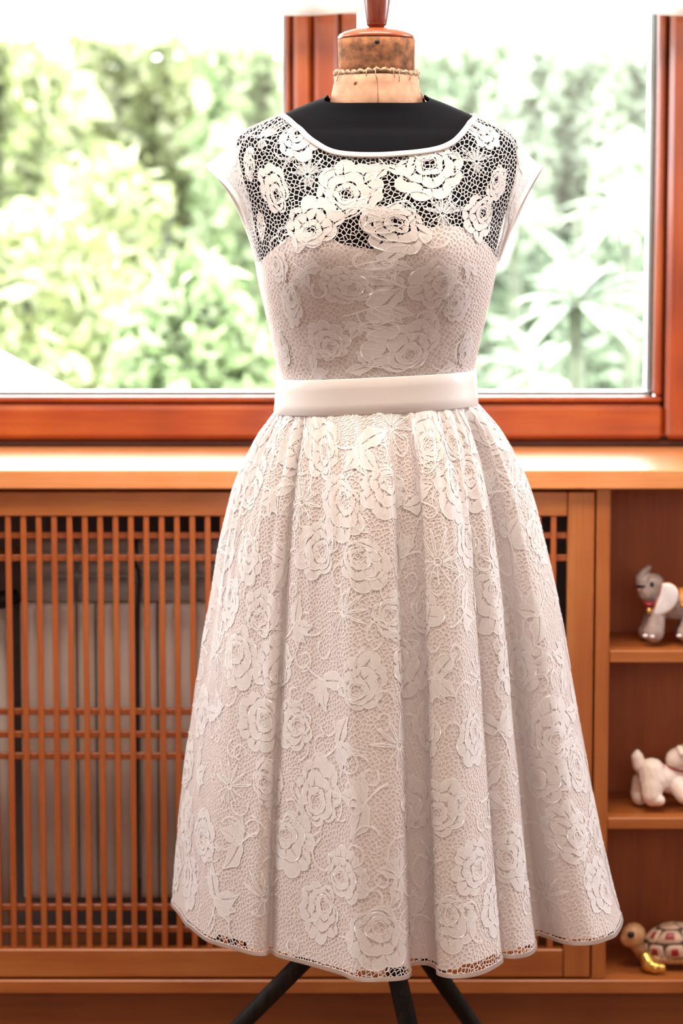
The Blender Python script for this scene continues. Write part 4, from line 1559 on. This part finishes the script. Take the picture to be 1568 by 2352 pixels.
def scute(lon0, lon1, lat0, lat1, m, h, skew=0.0, inset=.06, parent=None, nm='scute'):
    n = 7
    vs, fs = [], []
    def q(a, b):
        # rounded square a, b in -1..1
        k_ = 1 - .10 * (a * a * b * b)
        a, b = a * k_, b * k_
        lo = (lon0 + lon1) / 2 + (lon1 - lon0) / 2 * (1 - inset) * a * (1 - .12 * b) + skew * b
        la = (lat0 + lat1) / 2 + (lat1 - lat0) / 2 * (1 - inset) * b
        return lo, la
    for j in range(n):
        for i in range(n):
            a, b = -1 + 2 * i / (n - 1), -1 + 2 * j / (n - 1)
            e_ = max(abs(a), abs(b))
            lo, la = q(a, b)
            vs.append(shell_pt(math.radians(lo), math.radians(la), h=h * (1 if e_ < .9 else -.3)))
    for j in range(n - 1):
        for i in range(n - 1):
            fs.append((j * n + i, j * n + i + 1, (j + 1) * n + i + 1, (j + 1) * n + i))
    return raw(nm, vs, fs, m, parent, True)


lons = [-100, -62, -24, 14, 52, 90, 128, 166, 204]
for k_ in range(8):
    a, b = lons[k_], lons[k_ + 1]
    s_ = scute(a, b, -26, 16, 'beige', .0019, 0, .05, shell)
    scute((a * .74 + b * .26), (a * .26 + b * .74), -17, 9, 'red', .0024, 0, .0, s_, 'red_patch')
lons = [-120, -72, -42, 14, 62, 110, 180, 240]
for k_ in range(7):
    a, b = lons[k_], lons[k_ + 1]
    s_ = scute(a, b, 18, 58, 'beige', .0019, 0, .05, shell)
    scute((a * .74 + b * .26), (a * .26 + b * .74), 25, 50, 'red', .0024, 0, .0, s_, 'red_patch')
for k_ in range(3):
    a = -90 + 120 * k_
    scute(a, a + 120, 60, 88, 'beige', .0019, 0, .04, shell)
ball('eye', T0(1448.5, 2149, -.0215), 8.5 * RS, 'eye', t_, (1, .45, 1), 3)
foot = blob('front_foot', [(T0(1482, 2200, -.024), 16 * RS, T0(1490, 2217, -.030), 19 * RS), (T0(1490, 2219, -.030), 18 * RS, T0(1503, 2224, -.036), 16 * RS), (T0(1506, 2224, -.037), 13 * RS, T0(1518, 2225, -.041), 11.5 * RS)], 'gold', t_, .0014, 3)
blob('front_foot', [(T0(1482, 2176, .020), 16 * RS, T0(1492, 2190, .026), 18 * RS)], 'gold', t_, .0014, 3)
blob('hind_foot', [(T0(1590, 2205, -.024), 16 * RS, T0(1608, 2222, -.030), 15 * RS)], 'gold', t_, .0014, 3)
blob('hind_foot', [(T0(1590, 2178, .022), 16 * RS, T0(1608, 2192, .028), 15 * RS)], 'gold', t_, .0014, 3)
zm = min((c_.matrix_world @ v.co).z for c_ in t_.children if c_.type == 'MESH' for v in c_.data.vertices)
def lift_all(o, dz):
    for c_ in o.children:
        if c_.type == 'MESH':
            for v in c_.data.vertices:
                v.co.z += dz
        lift_all(c_, dz)
lift_all(t_, zg - zm)

# ------------------------------------------------------------------ sheer curtain at the top of the window
YV = .70
zv = float(at(784, 36, YV)[2])
cur = empty('sheer_valance', (0, YV, zv), 'white sheer curtain valance hanging across the top of the window', 'curtain')
xs_ = np.linspace(-1.15, 1.02, 240)
sag = .004 * np.sin(xs_ * 3.1 + 1) + .002 * np.sin(xs_ * 9)
zr = np.array([zv + .022, zv + .05, zv + .2, zv + .4, 2.16])
wav = .009 * np.sin(xs_ * 42) + .005 * np.sin(xs_ * 71 + 1)
G = np.zeros((5, 240, 3))
for j, z in enumerate(zr):
    G[j, :, 0], G[j, :, 1], G[j, :, 2] = xs_, YV + wav * (1 - .25 * j / 4), z + (sag if j < 4 else 0)
grid_mesh('voile', G, 'sheer', cur, False)
G2 = np.zeros((4, 240, 3))
for j, (z, yy) in enumerate(((zv + .023, -.0012), (zv, -.0012), (zv, .0012), (zv + .023, .0012))):
    G2[j, :, 0], G2[j, :, 1], G2[j, :, 2] = xs_, YV + wav + yy, z + sag
grid_mesh('hem_band', G2, 'sheer_hem', cur, False)
tube('curtain_rod', [(-1.2, YV, 2.165), (1.07, YV, 2.165)], .008, 'alu', cur, 12)

# ------------------------------------------------------------------ garden
structure(box('ground', -14, 14, 1.02, 22, -.45, -.40, 'lawn', None, 0))


def foliage(name, cx, cy, z0, z1, rx_, ry_, n, lw, ll, m, label, cat='shrub', group=None, flat=False, droop=.3, seed=0, long=False):
    rg = np.random.RandomState(seed)
    root = empty(name, (cx, cy, -.40), label, cat, group)
    if flat:   # clipped: box-like mass
        p = np.stack([rg.uniform(-1, 1, n), rg.uniform(-1, .4, n), rg.uniform(0, 1, n)], 1)
        p[:, 1] = np.where(rg.rand(n) < .6, -1 + rg.rand(n) * .35, p[:, 1])
        bumps = .18 * np.sin(p[:, 0] * 5 + p[:, 2] * 7 + seed) + .15 * np.sin(p[:, 0] * 11 - p[:, 2] * 9)
        C_ = np.stack([cx + p[:, 0] * rx_, cy + (p[:, 1] + bumps) * ry_, z0 + p[:, 2] * (z1 - z0)], 1)
    else:
        v = rg.normal(size=(n, 3))
        v /= np.linalg.norm(v, axis=1, keepdims=True)
        r = rg.uniform(.35, 1, n) ** .5
        lump = 1 + .22 * np.sin(v[:, 0] * 7 + seed) * np.sin(v[:, 2] * 6 + 2 * seed)
        C_ = np.stack([cx + v[:, 0] * rx_ * r * lump, cy + v[:, 1] * ry_ * r * lump, (z0 + z1) / 2 + v[:, 2] * (z1 - z0) / 2 * r], 1)
    big = np.ones(n)
    if flat:   # the shaded heart of the hedge: broad overlapping leaves
        nb_ = 900
        big[:nb_] = 3.2
        C_[:nb_, 1] = cy + ry_ * rg.uniform(.2, .8, nb_)
        C_[:nb_, 2] = z0 + (z1 - z0) * rg.uniform(0, .93, nb_)
    d = rg.normal(size=(n, 3))
    d[:, 2] -= droop
    d /= np.linalg.norm(d, axis=1, keepdims=True)
    e_ = np.cross(d, rg.normal(size=(n, 3)))
    e_ /= np.linalg.norm(e_, axis=1, keepdims=True)
    s_ = rg.uniform(.6, 1.3, (n, 1)) * big[:, None]
    A = C_ - d * ll * s_ / 2
    B = C_ + d * ll * s_ / 2
    nn = np.cross(d, e_) * ll * .12
    Lf, Rt = C_ + e_ * lw * s_ / 2 + nn, C_ - e_ * lw * s_ / 2 + nn
    V = np.stack([A, Lf, B, Rt], 1).reshape(-1, 3)
    Fc = np.arange(4 * n).reshape(-1, 4)
    me = bpy.data.meshes.new('foliage')
    me.from_pydata(V.tolist(), [], Fc.tolist())
    o = link('foliage', me, m, root)
    o['kind'] = 'stuff'
    for k_ in range(3):
        x = cx + (k_ - 1) * rx_ * .35
        tube('stem', [(x * .4 + cx * .6, cy, -.40), (x, cy + .05, z0 + (z1 - z0) * .35), (x + .1 * (k_ - 1), cy, z0 + (z1 - z0) * .8)], [.035, .025, .012], 'bark', root, 8)
    return root


HZ = lambda py, Y: float(at(784, py, Y)[2])
HX = lambda px, Y: float(at(px, 500, Y)[0])
hg = 'clipped hedge beyond the window'
for k_, (px, Y, top, m, lab) in enumerate((
            (-420, 7.6, 120, 'leaf_yellow', 'clipped yellow green hedge bush furthest to the left in the garden'),
        (-20, 6.5, 112, 'leaf_yellow', 'yellow green hedge bush at the left edge of the left pane'),
        (330, 7.6, 100, 'leaf_yellow', 'yellow green hedge bush in the middle of the left pane'),
        (660, 6.5, 116, 'leaf_green', 'green hedge bush behind the window mullion'),
        (1010, 7.6, 108, 'leaf_dark', 'dark green hedge bush behind the neck of the dress form'),
        (1360, 6.5, 124, 'leaf_pale', 'pale grey green hedge bush at the right of the right pane'),
        (1700, 7.6, 124, 'leaf_pale', 'grey green hedge bush behind the right window stile'))):
    foliage('hedge_bush', HX(px, Y), Y, .0, HZ(top, Y), HX(px + 185, Y) - HX(px, Y), .38, 6500, .055, .10, m, lab, 'hedge', hg, True, seed=k_)
foliage('garden_shrub', HX(60, 4.6), 4.6, .3, HZ(460, 4.6), .34, .4, 1500, .05, .11, 'leaf_yellow', 'yellowish leafy shrub low at the left edge of the left pane', seed=21)
foliage('garden_shrub', HX(450, 3.75), 3.75, .2, HZ(580, 3.75), .26, .30, 1700, .05, .11, 'leaf_green', 'bright green leafy shrub low in the left pane beside the dress', seed=22)
foliage('garden_shrub', HX(250, 5.6), 5.6, .3, HZ(330, 5.6), .32, .32, 1500, .05, .10, 'leaf_yellow', 'loose yellow green shrub in the middle distance of the left pane', seed=23)
foliage('garden_shrub', HX(1120, 5.75), 5.75, .2, HZ(330, 5.75), .24, .26, 1200, .05, .10, 'leaf_pale', 'pale leafy shrub just right of the bodice in the right pane', seed=24)
foliage('garden_shrub', HX(1440, 5.5), 5.5, .2, HZ(300, 5.5), .22, .24, 1200, .05, .10, 'leaf_pale', 'whitish leafy shrub by the right edge of the right pane', seed=25)


def rosette(name, cx, cy, zc, n, L, wd, m, label, seed, group='pale plants close outside the right pane'):
    rg = random.Random(seed)
    root = empty(name, (cx, cy, -.40), label, 'plant', group)
    tube('stem', [(cx, cy, -.40), (cx + .02, cy, zc * .5), (cx, cy, zc)], [.03, .025, .018], 'bark', root, 8)
    for k_ in range(n):
        a, el = rg.uniform(0, 6.28), rg.uniform(-.5, 1.1)
        l_ = L * rg.uniform(.75, 1.15)
        d_ = Vector((math.cos(a) * math.cos(el), math.sin(a) * math.cos(el), math.sin(el)))
        sd = d_.cross(Vector((0, 0, 1))).normalized()
        up_ = sd.cross(d_)
        vs, fs = [], []
        for j in range(7):
            f = j / 6
            p = Vector((cx, cy, zc)) + d_ * l_ * f - Vector((0, 0, l_ * .35 * f * f))
            w_ = wd * math.sin(math.pi * min(.97, f * .9 + .08))
            vs += [p + sd * w_ / 2 + up_ * w_ * .15, p, p - sd * w_ / 2 + up_ * w_ * .15]
        for j in range(6):
            for i in range(2):
                fs.append((j * 3 + i, j * 3 + i + 1, j * 3 + i + 4, j * 3 + i + 3))
        raw('leaf', vs, fs, m, root, True)


for k_, (px, py, Y, n, lab) in enumerate(((1320, 700, 3.3, 26, 'pale long leaved plant spreading low in the right pane'),
                                        (1240, 860, 3.9, 20, 'pale long leaved plant just above the sill beside the waist sash'),
                                        (1440, 480, 4.5, 20, 'pale long leaved plant near the right window stile'),
                                        (1180, 520, 5.1, 18, 'pale long leaved plant behind the right cap sleeve'))):
    c_ = at(px, py, Y)
    rosette('garden_plant', float(c_[0]), float(c_[1]), float(c_[2]), n, .24, .045, 'leaf_white', lab, k_ + 5)

# white rendered wall with a sloping coping, lower left outside
p0, p1 = at(-60, 800, 2.6), at(135, 905, 2.6)
vs = [(-1.7, 2.6, -.40), (p1[0] + .1, 2.6, -.40), (p1[0] + .1, 2.6, p1[2] - .05), (p1[0], 2.6, p1[2]), (p0[0], 2.6, p0[2]), (-1.7, 2.6, p0[2] + .10)]
vs += [(x, 2.8, z) for x, y, z in vs]
gw = raw('garden_wall', vs, [(0, 1, 2, 3, 4, 5), (11, 10, 9, 8, 7, 6)] + [(i, i + 6, (i + 1) % 6 + 6, (i + 1) % 6) for i in range(6)], 'render')
gw['label'] = 'white rendered garden wall with a sloping top at the lower left of the left pane'
gw['category'] = 'wall'
